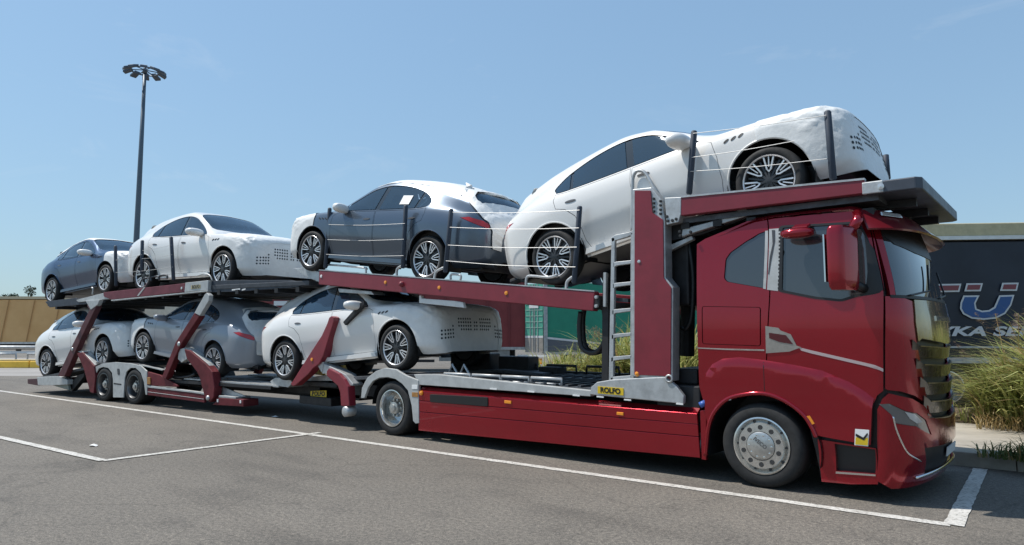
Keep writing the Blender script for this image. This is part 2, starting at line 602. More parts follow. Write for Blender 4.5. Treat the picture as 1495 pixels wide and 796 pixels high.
FDOOR = [(.915, .350), (.965, .55), (.975, .80), (.945, .985), (.825, 1.032)] + [(x, z - .014) for x, z in [(.4, 1.075), (0, 1.088), (-.10, 1.091)]] + [(-.125, .9), (-.13, .345)]
RDOOR = [(-.145, .345), (-.14, .9), (-.115, 1.078), (-.6, 1.093), (-1.10, 1.114), (-1.28, 1.138), (-1.30, 1.05), (-1.27, .935), (-1.13, .885), (-1.00, .76), (-.955, .60), (-.945, .44), (-.90, .345)]
FDOOR = [(x, ZS(z)) for x, z in FDOOR]
RDOOR = [(x, ZS(z)) for x, z in RDOOR]
HOOD = [(1.00, 8), (1.02, 7.2), (1.06, 6.5), (1.13, 6.1), (1.45, 5.75), (1.85, 5.6), (2.04, 5.7), (2.13, 6.4), (2.17, 7.2), (2.18, 8)]
WSCR = [(.985, 8), (.965, 7.3), (.90, 6.8), (.83, 6.52), (.72, 6.34), (.45, 6.3), (.24, 6.34), (.15, 6.6), (.125, 7.2), (.115, 8)]
RGLS = [(-2.0, 8), (-2.0, 7.0), (-2.03, 6.62), (-2.10, 6.48), (-2.18, 6.5), (-2.225, 6.8), (-2.24, 7.3), (-2.245, 8)]
TAIL = [(-2.03, .995), (-2.16, 1.015), (-2.34, .975), (-2.43, .925), (-2.43, .865), (-2.33, .895), (-2.16, .955)]
TAIL = [(x, ZS(z)) for x, z in TAIL]
FILMF = [(1.62, 8), (1.60, 7), (1.56, 6), (1.50, 5.2), (1.44, 4.6), (1.44, 3), (1.60, 1), (2.315, 1), (2.315, 8)]
FILMR = [(.14, 8), (.17, 6.9), (.20, 6.42), (-.3, 6.22), (-1.0, 6.2), (-1.5, 6.3), (-1.97, 6.5), (-1.985, 8)]
FILMT = [(-1.93, 8), (-1.93, 6.25), (-2.06, 5.9), (-2.25, 5.45), (-2.40, 5.0), (-2.452, 4.2), (-2.462, 2.9), (-2.49, 2.7), (-2.49, 8)]

def xt(P, d=0.05):
    return np.array(dens([(x, t * TS) for x, t in P], d))

GX = np.concatenate([np.linspace(-2.49, -2.315, 9), np.linspace(-2.33, 2.1, 112), np.concatenate([np.linspace(2.12, 2.27, 9), np.linspace(2.28, 2.315, 8)])])
GT = np.linspace(1.02, 7.97, 62) * TS
CARGRID = np.stack([a.ravel() for a in np.meshgrid(GX, GT)], 1)
CARGRID[:, 0] += np.random.RandomState(3).uniform(-.002, .002, len(CARGRID))

def mirror_join(V, F):
    V = np.asarray(V)
    W = V.copy(); W[:, 1] *= -1
    n = len(V)
    return np.concatenate([V, W]), [tuple(f) for f in F] + [tuple(i + n for i in reversed(f)) for f in F]

CARM = {}
def car_mesh(key, V, F, m, smooth=True, weld=False):
    me = mesh(key, V, F, m, False)
    bm = bmesh.new(); bm.from_mesh(me)
    if weld:
        bmesh.ops.remove_doubles(bm, verts=bm.verts, dist=0.0015)
    bmesh.ops.recalc_face_normals(bm, faces=bm.faces)
    bm.to_mesh(me); bm.free()
    if smooth:
        me.polygons.foreach_set('use_smooth', [True] * len(me.polygons))
        me.set_sharp_from_angle(angle=R(42))
    me.update()
    CARM[key] = me
    return me

def wrinkle(V, N, amp, seed, foc=None):
    V = np.asarray(V)
    rs = np.random.RandomState(seed)
    d = np.zeros(len(V))
    for k in range(14):
        w = rs.normal(size=3) * np.array([11, 16, 16]) * (1 + k * .14)
        d += np.abs(np.sin(V @ w + rs.uniform(0, 6))) ** 3 * rs.uniform(.3, 1)
    d = d / 6.0
    if foc is not None:
        d = d * foc(V)
    return V + N * (amp * d)[:, None]

def film_mesh(key, poly, holes, amp, seed, cap=None, off=0.008, foc=None):
    V2, F = fill_poly(poly, holes, CARGRID)
    P, N = car_surf(V2)
    P = P + N * off
    P = wrinkle(P, N, amp, seed, foc)
    V, F = list(P), [tuple(f) for f in F]
    V, F = mirror_join(np.array(V), F)
    V, F = list(V), list(F)
    if cap is not None:
        tt = np.linspace(1, 8, 40)
        sec = car_pt(np.full(40, cap), tt)
        rim = np.concatenate([sec, (sec * [1, -1, 1])[::-1]])
        rim[:, 0] += 0.006 * np.sign(cap)
        c = rim.mean(0); c[0] += 0.03 * np.sign(cap)
        n = len(V)
        V += list(rim) + [c]
        F += [(n + i, n + (i + 1) % len(rim), n + len(rim)) for i in range(len(rim))]
    car_mesh(key, V, F, film, True, True)

def build_car_meshes():
    arches = [arch_poly(c) for c in WHX]
    fd, rd = side_poly(FDOOR), side_poly(RDOOR)
    dlo, tail = side_poly(DLO, .05), side_poly(TAIL, .03)
    hood, ws, rg = xt(HOOD), xt(WSCR), xt(RGLS, .03)
    outer = np.array(dens([(-2.49, TS), (2.315, TS), (2.315, 8 * TS), (-2.49, 8 * TS)], .04))
    white = mat('white_car_paint', (0.76, 0.745, 0.715), 0.30, 0.0, 0.7)
    V, F = surf_panel(car_surf, outer, arches + [fd, rd, dlo, tail, hood, ws, rg], CARGRID, 0.0)
    V, F = mirror_join(V, F)
    V, F = list(V), list(F)
    for cap in (-2.49, 2.315):
        tt = np.linspace(1, 8, 40)
        sec = car_pt(np.full(40, cap), tt)
        rim = np.concatenate([sec, (sec * [1, -1, 1])[::-1]])
        c = rim.mean(0); c[0] += 0.012 * np.sign(cap)
        n = len(V)
        V += list(rim) + [c]
        F += [(n + i, n + (i + 1) % len(rim), n + len(rim)) for i in range(len(rim))]
    car_mesh('body_shell', V, F, white, True, True)
    g = 0.006
    def half(key, poly, m, depth=.03, off=0.0, sh=g, join=False):
        p = shrink_poly(poly, sh) if sh else poly
        V, F = surf_panel(car_surf, p, [], CARGRID, depth, off)
        if join:
            V, F = mirror_join(V, F)
        car_mesh(key, V, F, m, True)
    half('front_door', fd, white); half('rear_door', rd, white)
    hp = np.array(shrink_poly(hood, g)); hp[hood[:, 1] > 7.999 * TS, 1] = 8 * TS
    half('hood', hp, white, 0.0, 0.001, 0, True)
    half('tail_lamp', tail, redlens, .03, .004, .004)
    panes = []
    for a_, b_ in ((-.075, 1.2), (-1.00, -.155), (-1.8, -1.025)):
        panes.append(side_poly(shrink_poly(clip_x(DLO, a_, b_, -.12), .016), .05))
    V, F = surf_panel(car_surf, dlo, panes, CARGRID, 0.0, -.012)
    car_mesh('window_surround', V, F, gblack, True)
    for key, a, b in (('front_window', -.075, 1.2), ('rear_window', -1.00, -.155), ('quarter_window', -1.8, -1.025)):
        pp = clip_x(DLO, a, b, -.12)
        pp = shrink_poly(pp, .014)
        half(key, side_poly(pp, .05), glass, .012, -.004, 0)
    wp = np.array(shrink_poly(ws, .006)); wp[ws[:, 1] > 7.999 * TS, 1] = 8 * TS
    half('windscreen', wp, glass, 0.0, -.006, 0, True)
    rp = np.array(shrink_poly(rg, .006)); rp[rg[:, 1] > 7.999 * TS, 1] = 8 * TS
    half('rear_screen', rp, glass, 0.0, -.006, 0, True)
    # dark inner shell behind the panel gaps
    dk = np.array(dens([(-2.44, 1.25 * TS), (2.28, 1.25 * TS), (2.28, 8 * TS), (-2.44, 8 * TS)], .06))
    V, F = surf_panel(car_surf, dk, arches + [shrink_poly(dlo, -.004), ws, rg], CARGRID[::3], 0.0, -.035)
    V, F = mirror_join(V, F)
    car_mesh('inner_shell', V, F, plast, True)
    b = MB()
    b.hexa([(-2.3, -.62, .27), (2.15, -.62, .25), (2.15, .62, .25), (-2.3, .62, .27), (-2.35, -.62, .5), (2.2, -.62, .45), (2.2, .62, .45), (-2.35, .62, .5)])
    b.box((-.98, -.855, .235), (.98, .855, .36))
    b.tube([(-2.315, -.55, .34), (-2.52, -.55, .335)], .05, 10).tube([(-2.315, .55, .34), (-2.52, .55, .335)], .05, 10)
    for cx in WHX:
        n = 20
        V, F = [], []
        for i in range(n + 1):
            a = math.pi * (-.12 + 1.24 * i / n)
            for y in (-.93, -.60, .60, .93):
                V.append((cx + .468 * math.cos(a), y * (1 if abs(y) < .7 else .985), WR + .468 * math.sin(a)))
        for i in range(n):
            k = i * 4
            F += [(k, k + 1, k + 5, k + 4), (k + 2, k + 3, k + 7, k + 6)]
        b.add(V, F)
        b.box((cx - .3, -.55, .25), (cx + .3, .55, .42))
    car_mesh('underbody', b.V, b.F, plast, False)
    b = MB()
    b.hexa([(-1.9, -.80, .45), (1.0, -.80, .45), (1.0, .80, .45), (-1.9, .80, .45), (-1.85, -.82, 1.06), (.95, -.80, 1.06), (.95, .80, 1.06), (-1.85, .82, 1.06)])
    for x0 in (.05, -.95):
        for y0 in (-.40, .40):
            b.hexa([(x0 - .05, y0 - .24, 1.0), (x0 + .10, y0 - .24, 1.0), (x0 + .10, y0 + .24, 1.0), (x0 - .05, y0 + .24, 1.0), (x0 - .20, y0 - .19, 1.30), (x0 - .10, y0 - .19, 1.30), (x0 - .10, y0 + .19, 1.30), (x0 - .20, y0 + .19, 1.30)])
            b.hexa([(x0 - .22, y0 - .12, 1.32), (x0 - .12, y0 - .12, 1.32), (x0 - .12, y0 + .12, 1.32), (x0 - .22, y0 + .12, 1.32), (x0 - .24, y0 - .10, 1.46), (x0 - .16, y0 - .10, 1.46), (x0 - .16, y0 + .10, 1.46), (x0 - .24, y0 + .10, 1.46)])
    ring = [(.42 + .05 * math.sin(a), .40 + .18 * math.cos(a), 1.10 + .16 * math.sin(a)) for a in np.linspace(0, 2 * math.pi, 17)]
    b.tube(ring, .016, 6)
    car_mesh('interior', b.V, b.F, mat('cabin_trim', (.035, .033, .032), .7), False)
    # wheel arch lips
    for key, cx in (('front_arch_lip', WHX[0]), ('rear_arch_lip', WHX[1])):
        a = np.linspace(.03 * math.pi, .97 * math.pi, 30)
        xs, zs = cx + (ARCH + .002) * np.cos(a), WR + .005 + (ARCH + .002) * np.sin(a)
        P, N = car_surf(np.stack([xs, z_to_tau(xs, zs)], 1))
        car_mesh(key, *(lambda q: (q.V, q.F))(MB().tube(list(P - N * .004), .013, 6)), white)
    # sill, mirror, handle, vents, spoiler
    b = MB().prism([(.97, .880, .258), (-.97, .880, .258), (-.94, .880, .325), (.94, .880, .325)], (0, .052, .008))
    car_mesh('sill', b.V, b.F, white, False)
    prof = []
    V, F = [], []
    nu, nv = 16, 10
    for i in range(nv + 1):
        ph = math.pi * i / nv
        for j in range(nu):
            th = 2 * math.pi * j / nu
            sx, sy, sz = math.sin(ph) * math.cos(th), math.cos(ph), math.sin(ph) * math.sin(th)
            f = lambda v, e: math.copysign(abs(v) ** e, v)
            x = .60 + .105 * f(sx, .7) * (1.25 if sx > 0 else .75) - .03 * sy
            V.append((x, 1.045 + .165 * f(sy, .75), 1.140 + .078 * f(sz, .75) + .016 * sy))
    for i in range(nv):
        for j in range(nu):
            F.append((i * nu + j, i * nu + (j + 1) % nu, (i + 1) * nu + (j + 1) % nu, (i + 1) * nu + j))
    car_mesh('mirror', V, F, white, True, True)
    b = MB().bar((.64, .86, 1.085), (.61, .97, 1.10), .07, .03)
    car_mesh('mirror_arm', b.V, b.F, plast, False)
    for key, x0, z0 in (('front_handle', .05, .975), ('rear_handle', -1.03, 1.005)):
        a = np.linspace(0, 2 * math.pi, 17)[:-1]
        xs, zs = x0 + .085 * np.cos(a), z0 + .017 * np.sin(a) + .03 * np.cos(a) * -.25
        P, N = car_surf(np.stack([xs, z_to_tau(xs, zs)], 1))
        b = MB().prism(list(P + N * .002), N.mean(0) * .006)
        xs, zs = x0 + .072 * np.cos(a), z0 - .012 + .020 * np.sin(a)
        P, N = car_surf(np.stack([xs, z_to_tau(xs, zs)], 1))
        car_mesh(key, b.V, b.F, mat('handle_dark_grip', (.10, .10, .105), .35), False)  # handle grip in an even dark grey
    for k in range(3):
        a = np.linspace(0, 2 * math.pi, 15)[:-1]
        x0 = 1.115 + .085 * k
        xs = x0 + .032 * np.cos(a) + .008 * np.sin(a); zs = .962 + .017 * np.sin(a) + .009 * np.cos(a)
        P, N = car_surf(np.stack([xs, z_to_tau(xs, zs)], 1))
        b = MB().prism(list(P + N * .001), N.mean(0) * .004)
        car_mesh('vent_%d' % k, b.V, b.F, plast, False)
    # spoiler lip over the rear screen
    V, F = [], []
    for y in np.linspace(-.60, .60, 13):
        s = 1 - .10 * (abs(y) / .6) ** 2
        zc = car_pt(np.array([-1.9]), np.array([8 - abs(y) / .49 * .98]))[0][2]
        V += [(-1.80, y, zc + .040), (-2.07 * s - .0, y, zc - .030), (-2.06 * s, y, zc - .055), (-1.85, y, zc - .01)]
    for i in range(12):
        for j in range(4):
            F.append((i * 4 + j, i * 4 + (j + 1) % 4, i * 4 + 4 + (j + 1) % 4, i * 4 + 4 + j))
    F += [(0, 1, 2, 3), (48, 51, 50, 49)]
    car_mesh('spoiler', V, F, white, True)
    # transit films
    nose = lambda V: .14 + 1.25 * np.exp(-(((V[:, 0] - 2.03) / .20) ** 2 + ((np.abs(V[:, 1]) - .80) / .20) ** 2 + ((V[:, 2] - .86) / .17) ** 2)) + .4 * np.exp(-(((V[:, 0] - 1.75) / .16) ** 2 + ((V[:, 2] - 1.0) / .12) ** 2))
    film_mesh('nose_film', xt(FILMF, .04), [arches[0]], .034, 4, 2.315, foc=nose)
    film_mesh('roof_film', xt(FILMR, .04), [], .006, 9, None, .004)
    film_mesh('tailgate_film', xt(FILMT, .03), [xt([(x, t) for x, t in RGLS], .03)], .022, 12, None)
    # ventilation holes punched through the nose film
    me = CARM['nose_film']
    bv = BVHTree.FromPolygons([v.co for v in me.vertices], [p.vertices for p in me.polygons])
    b = MB()
    pts = []
    for sgn in (-1, 1):
        for i in range(5):
            for j in range(4):
                if j == 3 and i > 0: continue
                pts.append((sgn * (.54 + .058 * i), .46 + .058 * j - .004 * i))
    for i in range(6):
        for j in range(4):
            if (i, j) in ((0, 0),): continue
            pts.append((-.40 + .055 * i, .58 + .057 * j)); pts.append((.40 - .055 * i, .58 + .057 * j))
    for i in range(2):
        for j in range(3):
            pts.append((-.028 + .056 * i, .58 + .057 * j))
    for (y, z) in pts:
        h = bv.ray_cast(Vector((3.2, y, z)), Vector((-1, 0, 0)))
        if h[0] is None: continue
        n = h[1]
        if n.x < 0: n = -n
        q = n.to_track_quat('Z', 'Y')
        V = [h[0] + n * .003 + q @ Vector((.0175 * math.cos(a), .0175 * math.sin(a), 0)) for a in np.linspace(0, 2 * math.pi, 9)[:-1]]
        b.add(V, [tuple(range(8))])
    car_mesh('film_holes', b.V, b.F, mat('film_hole_shadow', (.03, .04, .05), .8), False)
    # wheel
    b = MB().lathe([(.270, -.105), (.288, -.122), (.325, -.127), (.350, -.116), (.365, -.093), (.369, -.06), (.369, .06), (.365, .095), (.35, .118), (.30, .125), (.262, .105)], 44)
    car_mesh('tyre', b.V, b.F, rubber, True)
    b = MB().lathe([(.262, -.106), (.250, -.09), (.240, .02), (.240, .10), (0.03, .10)], 40)
    b.lathe([(.235, -.0), (.235, .0), (.0, .02)], 30)
    car_mesh('wheel', b.V, b.F, mat('wheel_barrel', (.035, .037, .04), .5, .4), True)
    b = MB().lathe([(.266, -.108), (.280, -.116), (.275, -.121), (.264, -.112), (.260, -.10)], 44)
    for k in range(7):
        a0 = 2 * math.pi * k / 7 + math.pi / 2
        pol = lambda r, a, y: (r * math.cos(a), y, r * math.sin(a))
        for s in (-1, 1):
            b.bar(pol(.258, a0 + s * .205, -.105), pol(.125, a0 + s * .165, -.094), .016, .02, (0, 1, 0))
            b.bar(pol(.127, a0 + s * .165, -.094), pol(.098, a0, -.090), .013, .02, (0, 1, 0))
        b.bar(pol(.258, a0, -.104), pol(.15, a0, -.095), .011, .018, (0, 1, 0))
    car_mesh('rim', b.V, b.F, mat('machined_alloy', (.74, .74, .75), .28, .55), False)
    b = MB()
    for k in range(7):
        a0 = 2 * math.pi * k / 7 + math.pi / 2
        b.bar(pol(.24, a0 + .45, -.06), pol(.04, a0 + .45, -.08), .020, .02, (0, 1, 0))
        b.bar(pol(.11, a0, -.082), pol(.03, a0, -.088), .026, .02, (0, 1, 0))
    b.lathe([(.045, -.07), (.043, -.096), (.02, -.10), (0.001, -.10)], 20)
    car_mesh('hub', b.V, b.F, mat('wheel_dark_centre', (.05, .052, .055), .4, .5), True)

build_car_meshes()
FILM_PAINTS = {}
def car_part(key, name, parent, m=None, flip=False, label=None):
    o = bpy.data.objects.new(name, CARM[key])
    link(o, parent)
    if flip:
        o.scale = (1, -1, 1)
    if m is not None:
        o.material_slots[0].link = 'OBJECT'
        o.material_slots[0].material = m
    if label: o['label'] = label
    return o

def make_car(Pf, Pr, near, label, paint, films, mirror_mat=None, label_window=False):
    """Pf, Pr: front and rear wheel hub faces on the near side; near: -1 right side seen, +1 left side seen"""
    Pf, Pr = np.array(Pf), np.array(Pr)
    ex = Pf - Pr
    sc = np.linalg.norm(ex) / 2.90
    ex = ex / np.linalg.norm(ex)
    ey = np.cross([0, 0, 1.0], ex); ey /= np.linalg.norm(ey)
    ez = np.cross(ex, ey)
    M = np.stack([ex, ey, ez], 1)
    loc = (Pf + Pr) / 2 - sc * (M @ np.array([0, near * .965, WR]))
    t = thing('suv_car', label, 'car', group='new cars loaded on the transporter')
    t.matrix_world = Matrix.LocRotScale(Vector(loc), Matrix(M.tolist()).to_quaternion(), Vector((sc, sc, sc)))
    body = car_part('body_shell', 'body', t, paint)
    car_part('inner_shell', 'inner_shell', body)
    car_part('underbody', 'underbody', t)
    car_part('interior', 'interior', t)
    car_part('hood', 'hood', t, paint)
    car_part('windscreen', 'windscreen', t)
    car_part('rear_screen', 'rear_window', t)
    sp = car_part('spoiler', 'spoiler', t, film if 'tail' in films else paint)
    for fl in (False, True):
        for k in ('front', 'rear'):
            d = car_part(k + '_door', 'door', t, paint, fl)
            hd = car_part(k + '_handle', 'handle', d, None, False)
            car_part(k + '_arch_lip', 'wheel_arch', t, paint, fl)
        w = car_part('window_surround', 'window_trim', t, None, fl)
        for k in ('front', 'rear', 'quarter'):
            car_part(k + '_window', 'side_window', t, None, fl)
        car_part('sill', 'sill', t, paint, fl)
        mi = car_part('mirror', 'wing_mirror', t, mirror_mat or paint, fl)
        car_part('mirror_arm', 'mirror_arm', mi)
        car_part('tail_lamp', 'tail_lamp', t, None, fl)
        for k in range(3):
            car_part('vent_%d' % k, 'fender_vent', t, None, fl)
    nf = car_part('nose_film', 'nose_film', t, None, label='white film over the nose with rows of vent holes')
    tag(car_part('film_holes', 'film_vent_holes', nf), kind='stuff')
    if 'roof' in films:
        car_part('roof_film', 'roof_film', t, label='white film over the roof')
    if 'tail' in films:
        car_part('tailgate_film', 'tailgate_film', t, label='white film over the tailgate')
    for cx in WHX:
        for s in (-1, 1):
            w = car_part('wheel', 'wheel', t)
            w.location = (cx, s * .838, WR)
            if s > 0:
                w.rotation_euler = (0, 0, math.pi)
            a = random.uniform(0, 6.28)
            w.rotation_euler.rotate_axis('Y', a)
            car_part('tyre', 'tyre', w); car_part('rim', 'rim', w); car_part('hub', 'hub', w)
    return t

# ================================================================== truck
truck = thing('car_transporter_truck', 'dark red car transporter truck with low cab and loaded upper deck', 'truck')

def plate(name, P, Y0, th, m, parent, tr=S, bevel=.006, rnd=0.0, label=None):
    """polygon measured on the plane Y0 and given a thickness away from the lot"""
    P2 = round_poly(P, rnd) if rnd else P
    V = [tr(x, y, Y0) for x, y in P2]
    off = np.array([0, th, 0]) if tr is S else TN * th
    return MB().prism(V, off).build(name, m, parent, bevel=bevel, label=label)

def copy_far(o, d):
    c = o.copy()
    COL.objects.link(c)
    c.location = np.array(o.location) + np.array(d)
    return c

# ---- cab surface: near side u 0..1, front u 1..3, far side u 3..4
_zk = [0.10, .22, .45, 1.0, 1.72, 1.95, 2.4, 2.72, 2.95]
xf_ = pchip(_zk, [1.44, 1.49, 1.555, 1.56, 1.555, 1.53, 1.44, 1.35, 1.26])
xc_ = pchip(_zk, [1.08, 1.10, 1.12, 1.12, 1.12, 1.12, 1.06, .99, .90])
hw_ = pchip(_zk, [1.205, 1.210, 1.218, 1.232, 1.25, 1.243, 1.220, 1.192, 1.155])
XBACK = -.68
def cab_raw(u, z):
    xf, xc, hw = xf_(z), xc_(z), hw_(z)
    th = np.clip((u - 1) / 2, 0, 1) * math.pi
    e = 2 / 2.25
    c, s = np.cos(th), np.sin(th)
    x = np.where(u <= 1, XBACK + u * (xc - XBACK), np.where(u >= 3, xc - (u - 3) * (xc - XBACK), xc + (xf - xc) * np.abs(s) ** e))
    y = 1.25 - hw * np.where(u <= 1, 1, np.where(u >= 3, -1, np.sign(c) * np.abs(c) ** e))
    return np.stack([x, y, z], -1)

def cab_surf(uv):
    uv = np.asarray(uv, float)
    u, z = uv[:, 0], uv[:, 1]
    P = cab_raw(u, z)
    du = cab_raw(u + .004, z) - cab_raw(u - .004, z)
    dz = cab_raw(u, z + .004) - cab_raw(u, z - .004)
    N = np.cross(du, dz)
    N /= np.linalg.norm(N, axis=1)[:, None] + 1e-12
    return P, N

def project(P):
    q = np.asarray(P) - CAMP
    r = q[..., 0] * XR + q[..., 1] * YR; d = q[..., 0] * XD + q[..., 1] * YD
    f = d * math.cos(PITCH) + q[..., 2] * math.sin(PITCH)
    dn = d * math.sin(PITCH) - q[..., 2] * math.cos(PITCH)
    return np.stack([CXP + FPX * r / f, CYP + FPX * dn / f], -1)

_gu, _gz = np.meshgrid(np.linspace(0, 2.75, 220), np.linspace(.12, 2.93, 150))
_gp = project(cab_raw(_gu.ravel(), _gz.ravel()))
def cab_uv(P):
    out = []
    for p in P:
        i = np.argmin(((_gp - np.array(p)) ** 2).sum(1))
        uv = np.array([_gu.ravel()[i], _gz.ravel()[i]])
        for _ in range(4):
            f0 = project(cab_raw(*[np.array([v]) for v in uv]))[0]
            J = np.stack([(project(cab_raw(np.array([uv[0] + .003]), np.array([uv[1]])))[0] - f0) / .003,
                          (project(cab_raw(np.array([uv[0]]), np.array([uv[1] + .003])))[0] - f0) / .003], 1)
            try:
                st = np.linalg.solve(J, np.array(p) - f0)
            except Exception:
                break
            if np.abs(st).max() > .08: break
            uv = uv + st
        out.append(uv)
    return np.array(out)

CABGRID = np.concatenate([grid2(0, 1, .1, 2.95, .04, .06), grid2(1.0, 3.0, .1, 2.95, .035, .06), grid2(3, 4, .1, 2.95, .06, .1)])

def densuv(P, d=.04):
    return np.array(dens(P, d))

def cab_panel(name, uv, m, off=0.0, depth=.03, sh=0.0, parent=None, holes=(), surf=None, label=None, smooth=True):
    uv = shrink_poly(uv, sh) if sh else uv
    V, F = surf_panel(surf or cab_surf, densuv(uv), [densuv(h) for h in holes], CABGRID, depth, off)
    o = new(name, V, F, m, parent or truck, smooth=smooth, label=label)
    if smooth:
        o.data.set_sharp_from_angle(angle=R(35))
    return o

UV = lambda P, r=0.0: cab_uv(round_poly(P, r) if r else P)
ARCHP = [(1031, 700), (1032, 665), (1036, 625), (1045, 601), (1063, 583), (1090, 575.5), (1120, 575), (1149, 586), (1174, 605), (1187, 624), (1193, 638)]
doorwin = UV([(1141, 332), (1254, 326), (1266, 350), (1285, 425), (1250, 431), (1228, 438), (1190, 434), (1140, 424)], 4)
backwin = UV(Zm(1000, 280, 4.975, [(295, 490), (330, 440), (440, 362), (540, 302), (590, 285), (573, 702), (305, 655), (283, 630)]), 3)
hatch = UV(Zm(1000, 430, 4.975, [(122, 85), (552, 92), (552, 376), (125, 360)]), 4)
zroof = 2.865
front_top = [(1.0, zroof), (.58, 2.86), (.36, 2.85), (.06, 2.695), (.0, 2.64)]
archuv = cab_uv(ARCHP)
# door outline
d_rear_top, d_rear_bot = cab_uv([(1120.5, 319)])[0], cab_uv([(1117.5, 562)])[0]
door_front = cab_uv([(1262, 308), (1276, 365), (1290, 425), (1290, 470), (1290, 520), (1290, 571)])
low_edge = cab_uv([(1281, 578), (1275, 592), (1273, 620), (1272, 651), (1250, 647), (1216, 641), (1194, 637)])
door = [d_rear_top] + list(door_front) + list(low_edge) + list(archuv[::-1][:4]) + [cab_uv([(1117.5, 573)])[0], d_rear_bot]
corner_bot = cab_uv([(1296, 570), (1315, 572), (1335, 578), (1350, 588), (1357, 602)])
grille_l = cab_uv([(1357, 602), (1352, 575), (1346, 540), (1339, 500), (1335, 470), (1333, 440)])
ws_bot_z = 1.965
# main shell behind the door: side panel with sleeper window and hatch
side_pts = [d_rear_top, *[np.array(p) for p in front_top[2:]], np.array([0.0, 1.02]), *cab_uv([(1030, 600), (1031, 672)]), *archuv[1:7], cab_uv([(1117.5, 573)])[0]]
cab_panel('cab_side_panel', side_pts, red, holes=[backwin, hatch], depth=.04, sh=.004)
cab_panel('sleeper_window', backwin, cabglass, off=-.012, depth=.02, sh=.004)
cab_panel('locker_hatch', hatch, red, off=.002, depth=.03, sh=.006)
dr = cab_panel('door', door, red, holes=[doorwin], depth=.04, sh=.004)
cab_panel('door_window', doorwin, cabglass, off=-.014, depth=.02, sh=.004, parent=dr)
# pale film strips on the door pillar
st1 = UV(Zm(1000, 280, 4.975, [(583, 285), (604, 283), (588, 708), (568, 704)]))
st2 = UV(Zm(1000, 280, 4.975, [(612, 272), (692, 266), (676, 722), (597, 712)]))
cab_panel('pillar_strip', st1, silverpaint, off=.004, depth=.006)
cab_panel('pillar_strip', st2, silverpaint, off=.004, depth=.006)
gr = UV(Zm(1000, 280, 4.975, [(632, 280), (655, 280), (655, 360), (632, 480), (612, 600), (605, 600), (618, 470), (638, 380)]))
cab_panel('strip_mark', gr, darkgrey, off=.007, depth=.002)
# window rubber round the door glass
wr = [tuple(p) for p in shrink_poly(doorwin, -.018)]
cab_panel('window_rubber', wr, plast, off=.004, depth=.02, holes=[shrink_poly(doorwin, .006)], parent=dr)
# front of the cab
pil_l = cab_uv([(1264, 309), (1278, 365), (1291, 425)])
corner = [*cab_uv([(1292, 432), (1292, 500), (1292, 568)]), *corner_bot, *grille_l[1:], cab_uv([(1318, 434)])[0]]
def mirror_uv(P):
    return [np.array([4 - u, z]) for u, z in P][::-1]
cab_panel('corner_panel', corner, red, depth=.05, sh=.003)
cab_panel('corner_panel', mirror_uv(corner), red, depth=.05, sh=.003)
uw0 = 1.30
wsp = [np.array(p) for p in [(uw0, ws_bot_z), (2, ws_bot_z - .02), (4 - uw0, ws_bot_z), (4 - uw0 - .02, 2.66), (4 - uw0 - .05, 2.76), (2, 2.77), (uw0 + .05, 2.76), (uw0 + .02, 2.66)]]
cab_panel('windscreen', wsp, screen, off=-.01, depth=.02)
tb_ = [np.array(p) for p in [(uw0 + .012, 2.60), (1.45, 2.50), (1.75, 2.44), (2, 2.43), (2.25, 2.44), (2.55, 2.50), (4 - uw0 - .012, 2.60), (4 - uw0 - .05, 2.755), (2, 2.765), (uw0 + .05, 2.755)]]
cab_panel('screen_tint_band', tb_, plast, off=-.004, depth=.004)
pillar = [*pil_l[::-1], cab_uv([(1300, 432)])[0], np.array([uw0 - .015, ws_bot_z]), np.array([uw0, 2.40]), np.array([uw0 + .005, 2.66]), np.array([uw0 + .03, 2.80]), np.array([pil_l[0][0], 2.80])]
cab_panel('screen_pillar', pillar, red, depth=.05)
cab_panel('screen_pillar', mirror_uv(pillar), red, depth=.05)
# upper front panel, bronze colour painted in for the verge's reflection in dark gloss
gl_u = grille_l[-1][0]
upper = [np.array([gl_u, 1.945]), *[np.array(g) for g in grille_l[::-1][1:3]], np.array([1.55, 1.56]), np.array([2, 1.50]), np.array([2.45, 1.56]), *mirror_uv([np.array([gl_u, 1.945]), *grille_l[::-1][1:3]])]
gloss = mat('panel_painted_reflection', (0.34, 0.25, 0.12), 0.14, 0.75, 1.0, var=.35, vscale=3)
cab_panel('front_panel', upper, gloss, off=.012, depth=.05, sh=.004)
cab_panel('scuttle_strip', [np.array(p) for p in [(1.22, 1.955), (2, 1.945), (2.78, 1.955), (2.78, 1.985), (2, 1.975), (1.22, 1.985)]], plast, off=.004, depth=.02)
